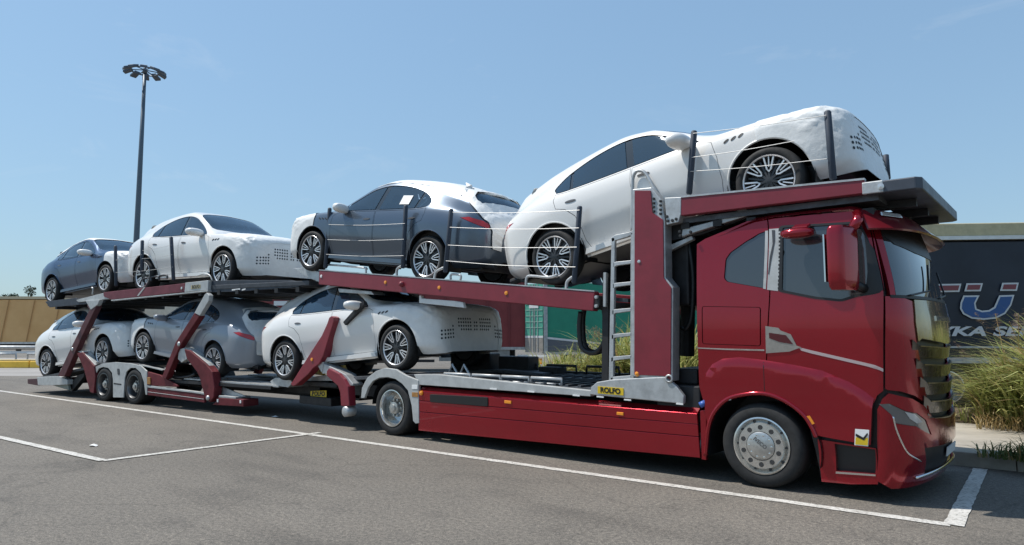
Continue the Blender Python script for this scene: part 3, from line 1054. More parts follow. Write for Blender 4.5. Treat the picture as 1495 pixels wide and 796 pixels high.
# grille slats
grm = mat('grille_gloss', (0.020, 0.010, 0.008), 0.25, 0.2, .5, var=.3, vscale=6)
zs = [1.50, 1.32, 1.14, .96, .79]
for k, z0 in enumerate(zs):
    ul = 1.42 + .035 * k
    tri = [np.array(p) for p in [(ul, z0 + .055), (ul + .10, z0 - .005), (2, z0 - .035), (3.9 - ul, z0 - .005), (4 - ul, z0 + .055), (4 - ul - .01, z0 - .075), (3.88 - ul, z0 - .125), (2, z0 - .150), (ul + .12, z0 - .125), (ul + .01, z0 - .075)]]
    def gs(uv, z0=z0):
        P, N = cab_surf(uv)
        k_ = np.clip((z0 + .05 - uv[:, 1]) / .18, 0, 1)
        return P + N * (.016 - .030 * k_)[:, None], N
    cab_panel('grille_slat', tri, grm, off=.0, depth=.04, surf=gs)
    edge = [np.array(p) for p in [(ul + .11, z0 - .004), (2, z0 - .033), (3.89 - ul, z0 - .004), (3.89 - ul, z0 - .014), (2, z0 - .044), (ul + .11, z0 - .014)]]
    cab_panel('slat_trim', edge, mat('gold_reflection_trim', (.36, .28, .12), .3, .7, var=.5, vscale=12), off=.006, depth=.012, surf=gs)  # gold colour painted along the slat edges in place of reflections
cab_panel('badge', [np.array(p) for p in [(1.78, 1.74), (2.22, 1.74), (2.22, 1.79), (1.78, 1.79)]], chrome, off=.022, depth=.012)
# bumper, lamps
bl = cab_uv(Zm(1270, 560, 4.977, [(55, 190), (90, 112), (140, 72), (300, 110), (390, 165), (440, 235)]))
bumper = [*bl, np.array([1.56, .80]), np.array([2, .74]), np.array([2.44, .80]), *mirror_uv(bl),
          *mirror_uv(cab_uv([(1281, 640), (1280, 702), (1300, 713)])), np.array([2.6, .20]), np.array([2, .19]), *cab_uv([(1325, 711), (1300, 713), (1280, 702), (1281, 640)])]
lamp = UV(Zm(1270, 560, 4.977, [(64, 150), (140, 145), (255, 200), (335, 215), (400, 265), (440, 372), (395, 352), (330, 312), (185, 290), (150, 225)]))
lower = [np.array(p) for p in [(1.50, .52), (2, .50), (2.50, .52), (2.46, .26), (2, .235), (1.54, .26)]]
bp = cab_panel('bumper', bumper, red, off=.012, depth=.06, holes=[lamp, mirror_uv(lamp), lower])
lampm = mat('headlamp_glass', (0.16, 0.17, 0.18), 0.08, 0.6, 1.0)
for q in (lamp, mirror_uv(lamp)):
    l = cab_panel('headlamp', q, lampm, off=.004, depth=.05, sh=.003, parent=bp)
l1 = UV(Zm(1270, 560, 4.977, [(250, 205), (320, 222), (375, 280), (335, 290), (285, 255)]))
cab_panel('lamp_reflector', l1, lens, off=.010, depth=.02, parent=bp)
cab_panel('lower_grille', lower, plast, off=-.02, depth=.03, parent=bp)
arc = curve_pts(Zm(1270, 560, 4.977, [(165, 240), (185, 330), (230, 440), (275, 512), (360, 562)]), 5)
au = cab_uv(arc)
P_, N_ = cab_surf(au)
MB().tube(list(P_ + N_ * .016), .009, 6).build('bumper_trim', chrome, bp, True)
P_, N_ = cab_surf(np.array([[u, .285 - .08 * abs(u - 2) ** 1.5] for u in np.linspace(1.42, 2.58, 24)]))
MB().tube(list(P_ + N_ * .02), .016, 6).build('bumper_lip', chrome, bp, True)
nump = MB(); 
P_, N_ = cab_surf(np.array([[1.88, .37], [2.12, .37], [2.12, .46], [1.88, .46]]))
nump.prism(list(P_ + N_ * .004), (.012, 0, 0)).build('blank_number_plate', whitep, bp)
# step well between wheel and bumper
stepo = UV(Zm(1180, 560, 4.682, [(62, 382), (165, 398), (462, 445), (470, 520), (470, 640), (475, 690), (290, 690), (90, 672), (78, 560)]))
well = UV(Zm(1180, 560, 4.682, [(178, 412), (458, 452), (458, 618), (190, 598)]))
cab_panel('step_panel', stepo, red, off=-.006, depth=.06, holes=[well])
cab_panel('step_well', well, mat('step_recess', (0.10, .006, .010), .5, var=.3), off=-.10, depth=-.0)
tread = UV(Zm(1180, 560, 4.682, [(188, 602), (460, 622), (460, 634), (188, 616)]))
cab_panel('step_tread', tread, chrome, off=.0, depth=.12)
# dark liner behind every gap
lin = [np.array(p) for p in [(0.01, 1.03), (.03, .9), *archuv[2:9], *cab_uv([(1196, 700)]), (1.0, .22), (3.99, .22), (3.99, 2.6), (3.6, 2.8), (3, 2.82), (1, 2.82), (.42, 2.80), (.06, 2.64), (.01, 2.60)]]
V, F = surf_panel(cab_surf, densuv(lin), [], CABGRID[::2], 0, -.06)
new('cab_liner', V, F, plast, truck)
far = [np.array(p) for p in [(3.0, .3), (3.0, 2.86), (3.64, 2.85), (3.94, 2.695), (4.0, 2.64), (4.0, .5)]]
cab_panel('far_side_panel', far, red, depth=.03)
# fender flare with a crease that catches the light
crx = [(1031, 545), (1040, 532), (1055, 524), (1080, 521.5), (1117, 526), (1160, 533), (1200, 541), (1240, 558), (1262, 571), (1276, 582)]
cru = cab_uv(crx)
fl_low = list(cab_uv([(1273, 600), (1272, 618), (1250, 614), (1222, 604), (1196, 612)])) 
flare = [*cru, *cab_uv([(1274, 600), (1272, 649)]), *cab_uv([(1250, 645.5), (1216, 639.5), (1195, 635)]), *archuv[::-1][1:9], cab_uv([(1031, 600)])[0]]
def fl_surf(uv):
    P, N = cab_surf(uv)
    zc = np.interp(uv[:, 0], cru[:, 0], cru[:, 1])
    k_ = np.clip((zc - uv[:, 1]) / .05, 0, 1)
    return P + N * (.006 + .030 * k_ * (2 - k_))[:, None], N
fu = [np.array(p) for p in flare]
seam_u = d_rear_bot[0]
cab_panel('fender_flare', fu, red, depth=.06, surf=fl_surf)
lip = archuv[1:11]
P_, N_ = cab_surf(densuv(np.concatenate([lip, lip[::-1]]), .03)[:len(lip) * 40])
P_ = cab_surf(np.array(curve_pts(lip, 5)))[0]
MB().tube(list(P_ + np.array([0, -.035, 0])), .024, 7).build('wheel_arch_edge', red, truck, True)
P_ = fl_surf(np.array([[seam_u, z] for z in np.linspace(archuv[6][1] + .01, cru[4][1] - .02, 8)]))[0]
MB().tube(list(P_ + np.array([0, .002, 0])), .0045, 5).build('door_seam', plast, truck)
# wheel housing
V, F = [], []
n = 26
for i in range(n + 1):
    a = math.pi * (-.08 + 1.16 * i / n)
    for y in (-.01, .62):
        V.append((.01 + .60 * math.cos(a), y, .42 + .58 * math.sin(a)))
for i in range(n):
    F.append((2 * i, 2 * i + 1, 2 * i + 3, 2 * i + 2))
V += [(-.62, .62, .2), (.64, .62, .2), (.64, .62, 1.05), (-.62, .62, 1.05)]
F.append((len(V) - 4, len(V) - 3, len(V) - 2, len(V) - 1))
new('wheel_housing', V, F, plast, truck)
# handle, stripe, gold line, sticker, side marker
h1 = UV(Zm(1000, 430, 4.975, [(586, 230), (680, 243), (695, 262), (770, 290), (812, 372), (845, 384), (760, 415), (590, 427)]))
alloytrim = mat('brushed_trim', (.42, .38, .34), .35, .7, var=.2, vscale=20)
hn = cab_panel('handle', h1, alloytrim, off=.008, depth=.012, parent=dr)
h2 = UV(Zm(1000, 430, 4.975, [(612, 278), (735, 296), (788, 362), (690, 346), (615, 318)]))
cab_panel('handle_recess', h2, mat('handle_recess_red', (.08, .008, .01), .4), off=.012, depth=.003, parent=dr)
s1 = UV([(1166, 507), (1184, 511.5), (1289.5, 538.5), (1289.5, 543), (1184, 516), (1170, 512)])
cab_panel('door_stripe', s1, mat('stripe_silver', (.55, .45, .45), .35, .4), off=.004, depth=.004, parent=dr)
s2 = UV([(1019, 507.5), (1060, 509), (1116, 510.3), (1116, 512.6), (1060, 511), (1019, 508.8)])
cab_panel('side_trim_line', s2, chrome, off=.004, depth=.004)
stk = UV([(1250, 625.5), (1270.5, 627), (1269, 651), (1249, 649)])
k_ = cab_panel('warning_sticker', stk, paperm, off=.043, depth=.002)
stk2 = UV([(1251, 637.5), (1269, 638.5), (1268.5, 649.5), (1250.3, 648)])
cab_panel('sticker_yellow', stk2, yellow, off=.046, depth=.001, parent=k_)
stk3 = UV([(1251, 632), (1262, 638), (1268, 631), (1269, 634), (1263, 642), (1251, 636)])
cab_panel('sticker_bar', stk3, plast, off=.048, depth=.001, parent=k_)
mk = UV(Zm(1000, 550, 4.424, [(790, 252), (815, 250), (845, 300), (825, 308)]))
cab_panel('side_marker', mk, orange, off=.045, depth=.02)
dot = UV([(1065, 579), (1070, 579), (1070, 584), (1065, 584)], 2)
cab_panel('arch_lamp', dot, lens, off=.05, depth=.02)
# roof
prof = [(-.69, 2.60), (-.66, 2.665), (-.45, 2.745), (-.02, 2.885), (.20, 2.905), (.95, 2.905), (1.15, 2.88), (1.27, 2.80)]
V, F = [], []
ys = [.055, .10, .20, 1.25, 2.30, 2.40, 2.445]
zo = [-.05, -.012, 0, .02, 0, -.012, -.05]
for (x, z) in prof:
    for y, dz in zip(ys, zo):
        V.append((x - (.10 if x > 1 else 0) * abs(y - 1.25) ** 2, y, z + dz))
m_ = len(ys)
for i in range(len(prof) - 1):
    for j in range(m_ - 1):
        F.append((i * m_ + j, i * m_ + j + 1, (i + 1) * m_ + j + 1, (i + 1) * m_ + j))
new('roof', V, F, red, truck, True)
b = MB().box((-.66, .06, .95), (-.60, 2.44, 2.64))
b.build('cab_back_wall', dark, truck)
# sun visor over the screen
V, F = [], []
us = np.linspace(1.10, 2.90, 30)
for i, u in enumerate(us):
    e = 1 - abs((u - 2) / .9) ** 3 * .25
    Pa, Na = cab_surf(np.array([[u, 2.84], [u, 2.74], [u, 2.63]]))
    Na[:, 2] = 0
    V += [Pa[0] + Na[0] * .03, Pa[1] + Na[1] * .10 * e, Pa[2] + Na[2] * .19 * e, Pa[2] + Na[2] * .17 * e - np.array([0, 0, .015]), Pa[1] + Na[1] * .05 * e]
for i in range(len(us) - 1):
    for j in range(5):
        F.append((i * 5 + j, i * 5 + (j + 1) % 5, (i + 1) * 5 + (j + 1) % 5, (i + 1) * 5 + j))
F += [(0, 1, 2, 3, 4), tuple(range(len(V) - 5, len(V)))]
vs = new('sun_visor', V, F, mat('visor_red', (.16, .010, .018), .3, .2, .6), truck, True)
vs.data.set_sharp_from_angle(angle=R(40))
for u in (1.42, 2.58):
    Pa, Na = cab_surf(np.array([[u - .13, 2.77], [u + .13, 2.77], [u + .12, 2.81], [u - .12, 2.81]]))
    Na[:, 2] = 0
    MB().prism(list(Pa + Na * .095), (.02, 0, .0)).build('marker_lamp', lens, vs, bevel=.004)
wb = MB()
for u0, u1 in ((1.45, 1.75), (1.95, 2.3)):
    Pa, Na = cab_surf(np.array([[u0, 1.98], [u1, 2.04], [u1 + .12, 2.32]]))
    wb.tube(list(Pa + Na * .02), .010, 6)
wb.build('wiper', plast, truck)
# driver's mirror
mz0, mz1 = S(1230, 424, -.2)[2], S(1225, 331, -.2)[2]
mp = lambda x, y, z: (x, y, z)
xo, xi = S(1208, 380, -.36)[0], S(1249, 380, -.06)[0]
prof2 = round_poly([(xo - .02, -.36), (xo + .13, -.35), (xi + .05, -.07), (xi - .10, -.05)], .05, 4)
V, F = [], []
lev = [(mz0, .80), (mz0 + .03, .94), (mz0 + .10, 1.0), (mz1 - .10, 1.0), (mz1 - .03, .95), (mz1, .80)]
cm = np.mean(prof2, 0)
n = len(prof2)
for z, k in lev:
    for p in prof2:
        q = cm + (p - cm) * k
        V.append((q[0], q[1], z))
for i in range(len(lev) - 1):
    for j in range(n):
        F.append((i * n + j, i * n + (j + 1) % n, (i + 1) * n + (j + 1) % n, (i + 1) * n + j))
F += [tuple(range(n)), tuple(range(len(V) - 1, len(V) - n - 1, -1))]
mir = new('wing_mirror', V, F, red, truck, True)
mir.data.set_sharp_from_angle(angle=R(50))
b = MB().tube([(xi - .02, -.10, mz1 - .04), (xi + .04, -.08, mz1 + .06), (1.02, .06, 2.80)], [.045, .05, .05], 8)
b.build('mirror_arm', red, mir, True)
MB().tube([(xi - .02, -.10, mz0 + .06), (xi + .05, .02, mz0 + .02)], .05, 8).build('mirror_arm', plast, mir, True)
MB().prism([(xo - .03, -.33, mz0 + .08), (xi - .10, -.07, mz0 + .08), (xi - .10, -.07, mz1 - .08), (xo - .03, -.33, mz1 - .08)], (-.012, -.006, 0)).build('mirror_glass', chrome, mir)
dq = UV([(1262, 345), (1276, 365), (1289, 424), (1276, 428), (1262, 428)])
cab_panel('quarter_panel', dq, plast, off=.010, depth=.01, parent=dr)
# kerb mirror above the door
c = S(1164, 341, -.10)
V, F = [], []
nu, nv = 18, 9
for i in range(nv + 1):
    ph = math.pi * i / nv
    for j in range(nu):
        th = 2 * math.pi * j / nu
        f_ = lambda v, e: math.copysign(abs(v) ** e, v)
        V.append((c[0] + .17 * f_(math.sin(ph) * math.cos(th), .8), c[1] + .10 * f_(math.sin(ph) * math.sin(th), .8), c[2] + .055 * f_(math.cos(ph), .8)))
for i in range(nv):
    for j in range(nu):
        F.append((i * nu + j, i * nu + (j + 1) % nu, (i + 1) * nu + (j + 1) % nu, (i + 1) * nu + j))
km = new('kerb_mirror', V, F, red, truck, True)
MB().bar((c[0] + .02, .03, c[2] + .10), (c[0] + .02, -.09, c[2] + .055), .16, .03).build('mirror_bracket', red, km, bevel=.01)

# ---- truck wheels
def truck_wheel(c, Rt, deep, parent, w=.32, rimmat=None):
    b = MB().lathe([(Rt * .66, -.02), (Rt * .72, -.035), (Rt * .90, -.035), (Rt * .965, -.015), (Rt * .995, .02), (Rt, .05), (Rt, w - .04), (Rt * .97, w), (Rt * .7, w)], 56)
    wl = bpy.data.objects.new('wheel', None)
    hub = MB()
    hubm = mat('truck_hub', (.52, .52, .50), .32, .75, var=.3, vscale=20)
    r1 = Rt * .665
    if deep:
        hub.lathe([(r1 * .36, .10), (r1 * .34, .0), (r1 * .20, -.005), (r1 * .19, -.03), (.001, -.035)], 24)
        for k in range(10):
            a = 2 * math.pi * k / 10
            hub.lathe([(.020, .05), (.020, -.015), (.001, -.018)], 8, c=(r1 * .30 * math.cos(a) * 1.5, .05, r1 * .30 * math.sin(a) * 1.5))
    else:
        hub.lathe([(r1 * .50, .05), (r1 * .50, -.052), (r1 * .44, -.062), (.001, -.064)], 36)
    o = hub.build('wheel', hubm, parent, True, local=True)
    o.data.set_sharp_from_angle(angle=R(40))
    o.location = np.array(c) - root_loc(parent)
    t_ = b.build('tyre', rubber, o, True, local=True)
    rm = MB()
    if deep:
        rm.lathe([(r1, -.028), (r1 * 1.02, -.040), (r1 * .97, -.042), (r1 * .93, -.02), (r1 * .88, .06), (r1 * .84, .12), (r1 * .80, .16), (r1 * .40, .16), (r1 * .36, .10)], 56)
    else:
        rm.lathe([(r1, -.025), (r1 * 1.02, -.036), (r1 * .97, -.040), (r1 * .92, -.015), (r1 * .86, .005), (r1 * .84, -.02), (r1 * .80, -.045), (r1 * .52, -.048), (r1 * .50, -.02)], 56)
    r_ = rm.build('rim', rimmat or mat('truck_rim_alloy', (.72, .72, .70), .20, .9, var=.2, vscale=12), o, True, local=True)
    r_.data.set_sharp_from_angle(angle=R(40))
    if not deep:
        hm = MB()
        for k in range(10):
            a = 2 * math.pi * (k + .5) / 10
            cc = (r1 * .66 * math.cos(a), -.0475, r1 * .66 * math.sin(a))
            hm.lathe([(.026, -.001), (.024, -.004), (.001, -.004)], 12, c=cc)
            a2 = a + .31
            cc = (r1 * .885 * math.cos(a2), 0, r1 * .885 * math.sin(a2))
            hm.lathe([(.013, -.012), (.001, -.014)], 8, c=cc)
        tag(hm.build('rim_holes', mat('hole_dark', (.05, .05, .05), .6, .3), o, local=True), kind='stuff')
        put_text('hub_mark', 'IVECO', .055, (0, -.066, .03), (.8, 0, -.6), (.6, 0, .8), mat('hub_lettering', (.10, .10, .10), .5), o, bold=.002, local=True)
        nb = MB()
        for k in range(10):
            a = 2 * math.pi * k / 10
            nb.lathe([(.014, -.044), (.014, -.062), (.001, -.064)], 6, c=(r1 * .40 * math.cos(a), 0, r1 * .40 * math.sin(a)))
        tag(nb.build('wheel_nuts', chrome, o, local=True), kind='stuff')
    return o
RF = .438
truck_wheel((0.01, .03, RF), RF, False, truck, .36)
wf = truck_wheel((0.01, 2.47, RF), RF, False, truck, .36); wf.rotation_euler = (0, 0, math.pi)
XRW = S(571, 596)[0]
truck_wheel((XRW, .05, .432), .432, True, truck, .60)
wf = truck_wheel((XRW, 2.45, .432), .432, True, truck, .60); wf.rotation_euler = (0, 0, math.pi)
MB().tube([(0.01, .4, RF), (0.01, 2.1, RF)], .07, 8).tube([(XRW, .5, RF), (XRW, 2.0, RF)], .12, 8).build('axle', dark, truck)

# ---- chassis
cb = MB()
for y in (.75, 1.65):
    cb.box((-8.4, y, .62), (1.0, y + .09, .88))
for x in (-8.2, -7.0, -4.5, -3.0, -1.6, -.4, .6):
    cb.box((x, .75, .64), (x + .12, 1.74, .84))
cb.box((-5.2, .25, .25), (-1.0, .72, .60)).box((-5.2, 1.8, .25), (-1.0, 2.3, .60))
cb.build('chassis_frame', dark, truck)

# ---- side skirt: three boards and a sloping top edge
A0, A1 = S(611, 566), S(1017, 598.5)
B0, B1 = S(611, 629), S(1022, 669)
lines = [0, .30, .56, 1.0]
def lerp(a, b, t): return np.array(a) * (1 - t) + np.array(b) * t
for k in range(3):
    t0, t1 = lines[k] + (.09 if k == 0 else .006), lines[k + 1] - .004
    P = [lerp(A0, B0, t0), lerp(A1, B1, t0), lerp(A1, B1, t1), lerp(A0, B0, t1)]
    MB().prism(P, (0, .03, 0)).build('skirt_board', red, truck, bevel=.005)
P = [lerp(A0, B0, .086), lerp(A1, B1, .086), lerp(A1, B1, 0) + np.array([0, .10, .012]), lerp(A0, B0, 0) + np.array([0, .10, .012])]
MB().prism(P, (0, .03, -.012)).build('skirt_top_edge', red, truck, bevel=.004)
plate('skirt_end_panel', [(1022, 600), (1031, 598), (1031, 672), (1024, 671)], .012, .05, red, truck)
bk = plate('blanked_sign_panel', Zm(500, 360, 2.6527, [(338, 572), (562, 584), (562, 620), (338, 603)]), -.012, .012, mat('matte_black_panel', (.008, .008, .008), .7), truck, bevel=.004, rnd=2)
for q in ((741, 587), (905, 604)):
    plate('side_reflector', [(q[0] - 5, q[1] - 2.5), (q[0] + 5, q[1] - 1.5), (q[0] + 5, q[1] + 3), (q[0] - 5, q[1] + 2)], -.014, .014, orange, truck)
c = S(614.5, 574, -.015)
MB().lathe([(.035, .02), (.035, -.005), (.001, -.012)], 14, c=c).build('round_reflector', orange, truck)

# ---- rear fender, lower deck frame
fo = Zm(540, 540, 7.24, [(-95, 300), (-85, 190), (-30, 85), (60, 15), (160, -20), (270, -5), (380, 60), (470, 95), (512, 110), (518, 565), (480, 570), (455, 540), (440, 380), (400, 220), (340, 150), (270, 100), (190, 80), (100, 85), (30, 120), (-20, 190), (-60, 300)])
plate('rear_fender', fo, -.01, .05, silverpaint, truck, bevel=.008)
V, F = [], []
n = 22
for i in range(n + 1):
    a = math.pi * (.02 + .96 * i / n)
    for y in (.03, .66):
        V.append((XRW + .02 + .53 * math.cos(a), y, .43 + .53 * math.sin(a)))
for i in range(n):
    F.append((2 * i, 2 * i + 1, 2 * i + 3, 2 * i + 2))
new('fender_liner', V, F, plast, truck)
plate('fender_sticker', Zm(540, 540, 7.24, [(443, 160), (503, 160), (503, 205), (443, 205)]), -.016, .004, paperm, truck)
plate('fender_plate', Zm(540, 540, 7.24, [(443, 238), (506, 240), (506, 290), (443, 285)]), -.016, .004, mat('weathered_amber', (.42, .20, .05), .5, var=.4, vscale=30), truck)
plate('deck_edge', [(604, 547), (640, 547), (862, 570.5), (862, 579), (612, 562)], .0, .10, silverpaint, truck)
# lower deck plates and the low rails on it
zd = S(740, 560, .1)[2]
b = MB()
b.box((-5.6, .10, zd - .05), (-1.0, .80, zd)); b.build('lower_deck_track', deckgrey, truck)
b = MB(); b.box((-5.6, 1.70, zd - .05), (-1.0, 2.40, zd)); b.build('lower_deck_track', deckgrey, truck)
b = MB(); b.box((-5.55, .82, zd - .12), (-1.05, 1.68, zd - .06)); b.build('lower_deck_floor', dark, truck)
for x0, x1 in ((649, 686), (690, 730), (733, 772), (776, 820)):
    y0 = 545.5 + (x0 - 649) * .048; y1 = 545.5 + (x1 - 649) * .048
    a, d_ = S(x0, y0, .22), S(x1, y1, .22)
    b = MB().tube([(a[0], .22, zd - .02), a, d_, (d_[0], .22, zd - .02)], .022, 8)
    b.tube([a - np.array([0, 0, .07]), d_ - np.array([0, 0, .07])], .014, 6)
    b.build('wheel_stop_rail', silver, truck, True)
bb = MB()
for k in range(22):
    x = -5.4 + k * .2
    bb.box((x, .14, zd), (x + .05, .76, zd + .03)).box((x, 1.74, zd), (x + .05, 2.36, zd + .03))
tag(bb.build('deck_ribs', deckgrey, truck), kind='stuff')
# raised rear deck over the axle where the front wheels of the lower car stand
fz = S(576.4, 507.6, .12)[2] - .385
b = MB()
for y in (.12, 1.72):
    b.hexa([(-7.3, y, fz - .20), (-5.1, y, fz - .06), (-5.1, y + .66, fz - .06), (-7.3, y + .66, fz - .20), (-7.3, y, fz - .14), (-5.1, y, fz), (-5.1, y + .66, fz), (-7.3, y + .66, fz - .14)])
    b.hexa([(-5.1, y, fz - .06), (-4.2, y, zd), (-4.2, y + .66, zd), (-5.1, y + .66, fz - .06), (-5.1, y, fz), (-4.2, y, zd + .05), (-4.2, y + .66, zd + .05), (-5.1, y + .66, fz)])
b.build('axle_ramp', deckgrey, truck, bevel=.008)
b = MB().box((-7.6, .30, .55), (-6.5, 2.2, .74)).box((-8.6, .55, .42), (-7.4, 1.95, .60))
b.build('rear_crossmember', dark, truck)
b = MB()
for x in (-5.0, -4.75):
    b.tube([(x, .35, zd), (x + .12, .35, zd + .22), (x + .3, .35, zd)], .02, 6)
b.build('wheel_chock', silver, truck)

# far side of the lower deck: dark rails and boxes added to cover the sunlit ground
fs = MB().box((-5.6, 2.36, zd - .35), (-1.0, 2.46, zd + .06)).build('far_deck_edge', dark, truck)
for k in range(5):
    x = -5.3 + k * .82
    MB().tube([(x, 2.25, zd), (x + .02, 2.25, zd + .16), (x + .62, 2.25, zd + .16), (x + .64, 2.25, zd)], .022, 8).build('wheel_stop_rail', dark, truck, True)
for x0, x1, z1 in ((-5.4, -4.7, .30), (-4.5, -4.1, .14), (-6.6, -5.6, .34)):
    MB().box((x0, 2.05, zd), (x1, 2.34, zd + z1)).build('far_dark_filler', dark, truck, bevel=.02)
for px_, py_ in ((720, 567.5), (775, 571.5), (841, 577), (876, 579), (916, 583.5), (992, 589.5)):
    MB().prism([S(px_ - 5, py_ - 1, -.02), S(px_ + 5, py_, -.02), S(px_ + 5, py_ + 2, -.02), S(px_ - 5, py_ + 1, -.02)], (0, .012, 0)).build('edge_tag', paperm, truck)

# ---- tower, base plate, ladder
base_px = Zm(500, 360, 2.6527, [(958, 572), (962, 545), (985, 525), (1040, 516), (1130, 510), (1250, 505), (1292, 540), (1322, 580), (1320, 610), (962, 574)])
tb = plate('tower_base', base_px, -.015, .06, silver, truck, bevel=.01)
tower_px = Zm(840, 220, 2.0955, [(181, 122), (230, 122), (236, 190), (268, 212), (270, 390), (293, 420), (291, 702), (272, 690), (180, 686)])
tw = plate('deck_tower', tower_px, -.008, .22, redp, truck, bevel=.012, rnd=1.5)
edge_px = Zm(840, 220, 2.0955, [(174, 118), (232, 112), (262, 150), (274, 210), (276, 388), (299, 418), (297, 706), (172, 690)])
te = plate('tower_edge', edge_px, .006, .18, silver, truck, bevel=.01)
for o_ in (tw, te):
    copy_far(o_, (0, 2.30, 0))
bolts = MB()
for p in Zm(930, 240, 4.975, [(122, 250), (122, 282), (120, 310), (122, 342), (171, 268), (171, 298), (171, 330), (171, 360)]):
    bolts.lathe([(.016, .01), (.016, -.012), (.001, -.014)], 8, c=S(p[0], p[1], .0))
tag(bolts.build('tower_bolts', dark, truck), kind='stuff')
hr = [S(*p, .10) for p in [(922.5, 345), (923.5, 275), (924.5, 259), (929, 250.5), (936, 249.5), (942, 253), (949, 264), (958, 281), (967, 298)]]
MB().tube(curve_pts(hr, 4), .022, 8).build('hand_rail', silver, truck, True)
for q, nm in (((933, 382), 'round_reflector'), ((929.5, 546), 'round_reflector')):
    c = S(q[0], q[1], -.01)
    MB().lathe([(.022 if q[1] < 400 else .034, .01), (.02, -.006), (.001, -.01)], 12, c=c).build(nm, lens if q[1] < 400 else orange, truck)
c0, c1, c2, c3 = S(872.5, 564, -.024), S(910, 567, -.024), S(910, 577.5, -.024), S(872.5, 574.5, -.024)
yp = MB().prism([c0, c1, c2, c3], (0, .008, 0)).build('maker_plate', yellow, truck)
cc = (c0 + c1 + c2 + c3) / 4 - np.array([0, .003, 0])
put_text('plate_lettering', 'ROLFO', .085, cc, c1 - c0, (0, 0, 1), plast, yp, bold=.004, width=.78 * np.linalg.norm(c1 - c0))
# ladder
lad = truck
rail_l = MB().prism([S(*p, .03) for p in [(892.5, 347), (897.5, 347), (895, 558), (888.5, 557)]], (0, .05, 0)).build('ladder_rail', silver, truck, bevel=.006)
MB().prism([S(*p, .03) for p in [(892, 347), (898, 343), (918, 339), (924, 336), (924, 342), (916, 346), (899, 351), (893, 354)]], (0, .05, 0)).build('ladder_rung', silver, truck, bevel=.006)
MB().prism([S(*p, .03) for p in [(920.5, 340), (925.5, 340), (925.5, 552), (920, 552)]], (0, .05, 0)).build('ladder_rail', silver, truck, bevel=.006)
for y in (385, 416, 454.5, 490.5, 523.5, 553):
    dx = 897 - (y - 347) * .0235
    MB().prism([S(*p, .03) for p in [(dx - 1, y - 1.5), (dx + 3, y - 2.8), (922, y - 5), (922, y + 0), (dx + 4, y + 3), (dx - 1, y + 6)]], (0, .05, 0)).build('ladder_rung', silver, truck, bevel=.006)
MB().bar(S(886.5, 400, .12), S(885, 556, .12), .09, .07, (0, 1, 0)).build('lift_post', dark, truck)
MB().bar(S(884, 398, .05), S(883.4, 448, .05), .035, .04, (0, 1, 0)).build('lift_cylinder', silver, truck)
for k, pts in enumerate([[(880, 440), (884, 470), (882, 500), (868, 515), (850, 508), (846, 480), (848, 455)], [(890, 430), (888, 490), (878, 512), (862, 513), (853, 500), (851, 470), (853, 452)]]):
    MB().tube(curve_pts([S(*p, .25 + .15 * k) for p in pts], 5), .035, 8).build('hydraulic_hose', plast, truck, True)
for k, pts in enumerate([[(1004, 350), (1012, 400), (1010, 460), (1002, 480), (995, 478)], [(986, 420), (990, 470), (989, 545)], [(983, 440), (984, 560)]]):
    MB().tube(curve_pts([S(*p, .35 + .2 * k) for p in pts], 5), .03, 8).build('hydraulic_hose', plast, truck, True)
b = MB().bar(S(983, 430, .3), S(985, 560, .3), .10, .10, (0, 1, 0)).tube([S(1003, 520, .7), S(1006, 350, .7)], .09, 10)
b.build('exhaust_stack', dark, truck)
b = MB().box((-1.25, .1, .62), (-.70, 2.4, 1.02)).box((-1.15, .25, 1.02), (-.8, 1.2, 1.2))
b.build('battery_box', dark, truck, bevel=.02)
b = MB().box((-1.62, .30, 1.95), (-.9, 2.2, 2.75))
b.build('deck_lift_housing', dark, truck, bevel=.03)
MB().tube([S(1022, 592, .0), S(1030, 588, .02)], .035, 8).build('blue_air_coupling', mat('coupling_blue', (.05, .12, .40), .4), truck, True)
c = S(977, 553, -.02)
MB().lathe([(.045, .02), (.05, -.01), (.03, -.015), (.028, .0)], 16, c=c).build('tie_ring', silver, truck, True)

# ---- deck over the cab
FR = [(994, 288.6), (1262, 262.4), (1260, 282.5), (994, 315)]
fb = plate('front_deck_beam', FR, .0, .10, redp, truck, bevel=.008)
copy_far(fb, (0, 2.38, 0))
tl = MB().bar(S(994, 287.6, -.002) + np.array([0, .03, 0]), S(1262, 261.4, -.002) + np.array([0, .03, 0]), .07, .02).build('beam_top_edge', silver, truck)
plate('beam_joint_plate', Zm(930, 240, 4.975, [(200, 243), (320, 238), (318, 360), (300, 420), (255, 430), (215, 440), (205, 300)]), -.004, .11, silver, truck)
jb = MB()
for p in Zm(930, 240, 4.975, [(218, 380), (225, 412), (258, 408), (285, 398), (312, 490), (316, 520), (390, 492)]):
    jb.lathe([(.018, .01), (.018, -.012), (.001, -.014)], 8, c=S(p[0], p[1], -.004))
tag(jb.build('joint_bolts', dark, truck), kind='stuff')
zt0, zt1 = S(994, 300, 0)[2], S(1262, 274, 0)[2]
x0_, x1_ = S(994, 300, 0)[0], S(1262, 274, 0)[0]
Lf = 1.60
b = MB()
for y in (.10, 1.68):
    b.hexa([(x0_ - .3, y, zt0 - .20), (x1_ + .1, y, zt1 - .12), (x1_ + .1, y + .72, zt1 - .12), (x0_ - .3, y + .72, zt0 - .20),
            (x0_ - .3, y, zt0 - .14), (x1_ + .1, y, zt1 - .06), (x1_ + .1, y + .72, zt1 - .06), (x0_ - .3, y + .72, zt0 - .14)])
b.build('front_deck_track', deckgrey, truck)
b = MB()
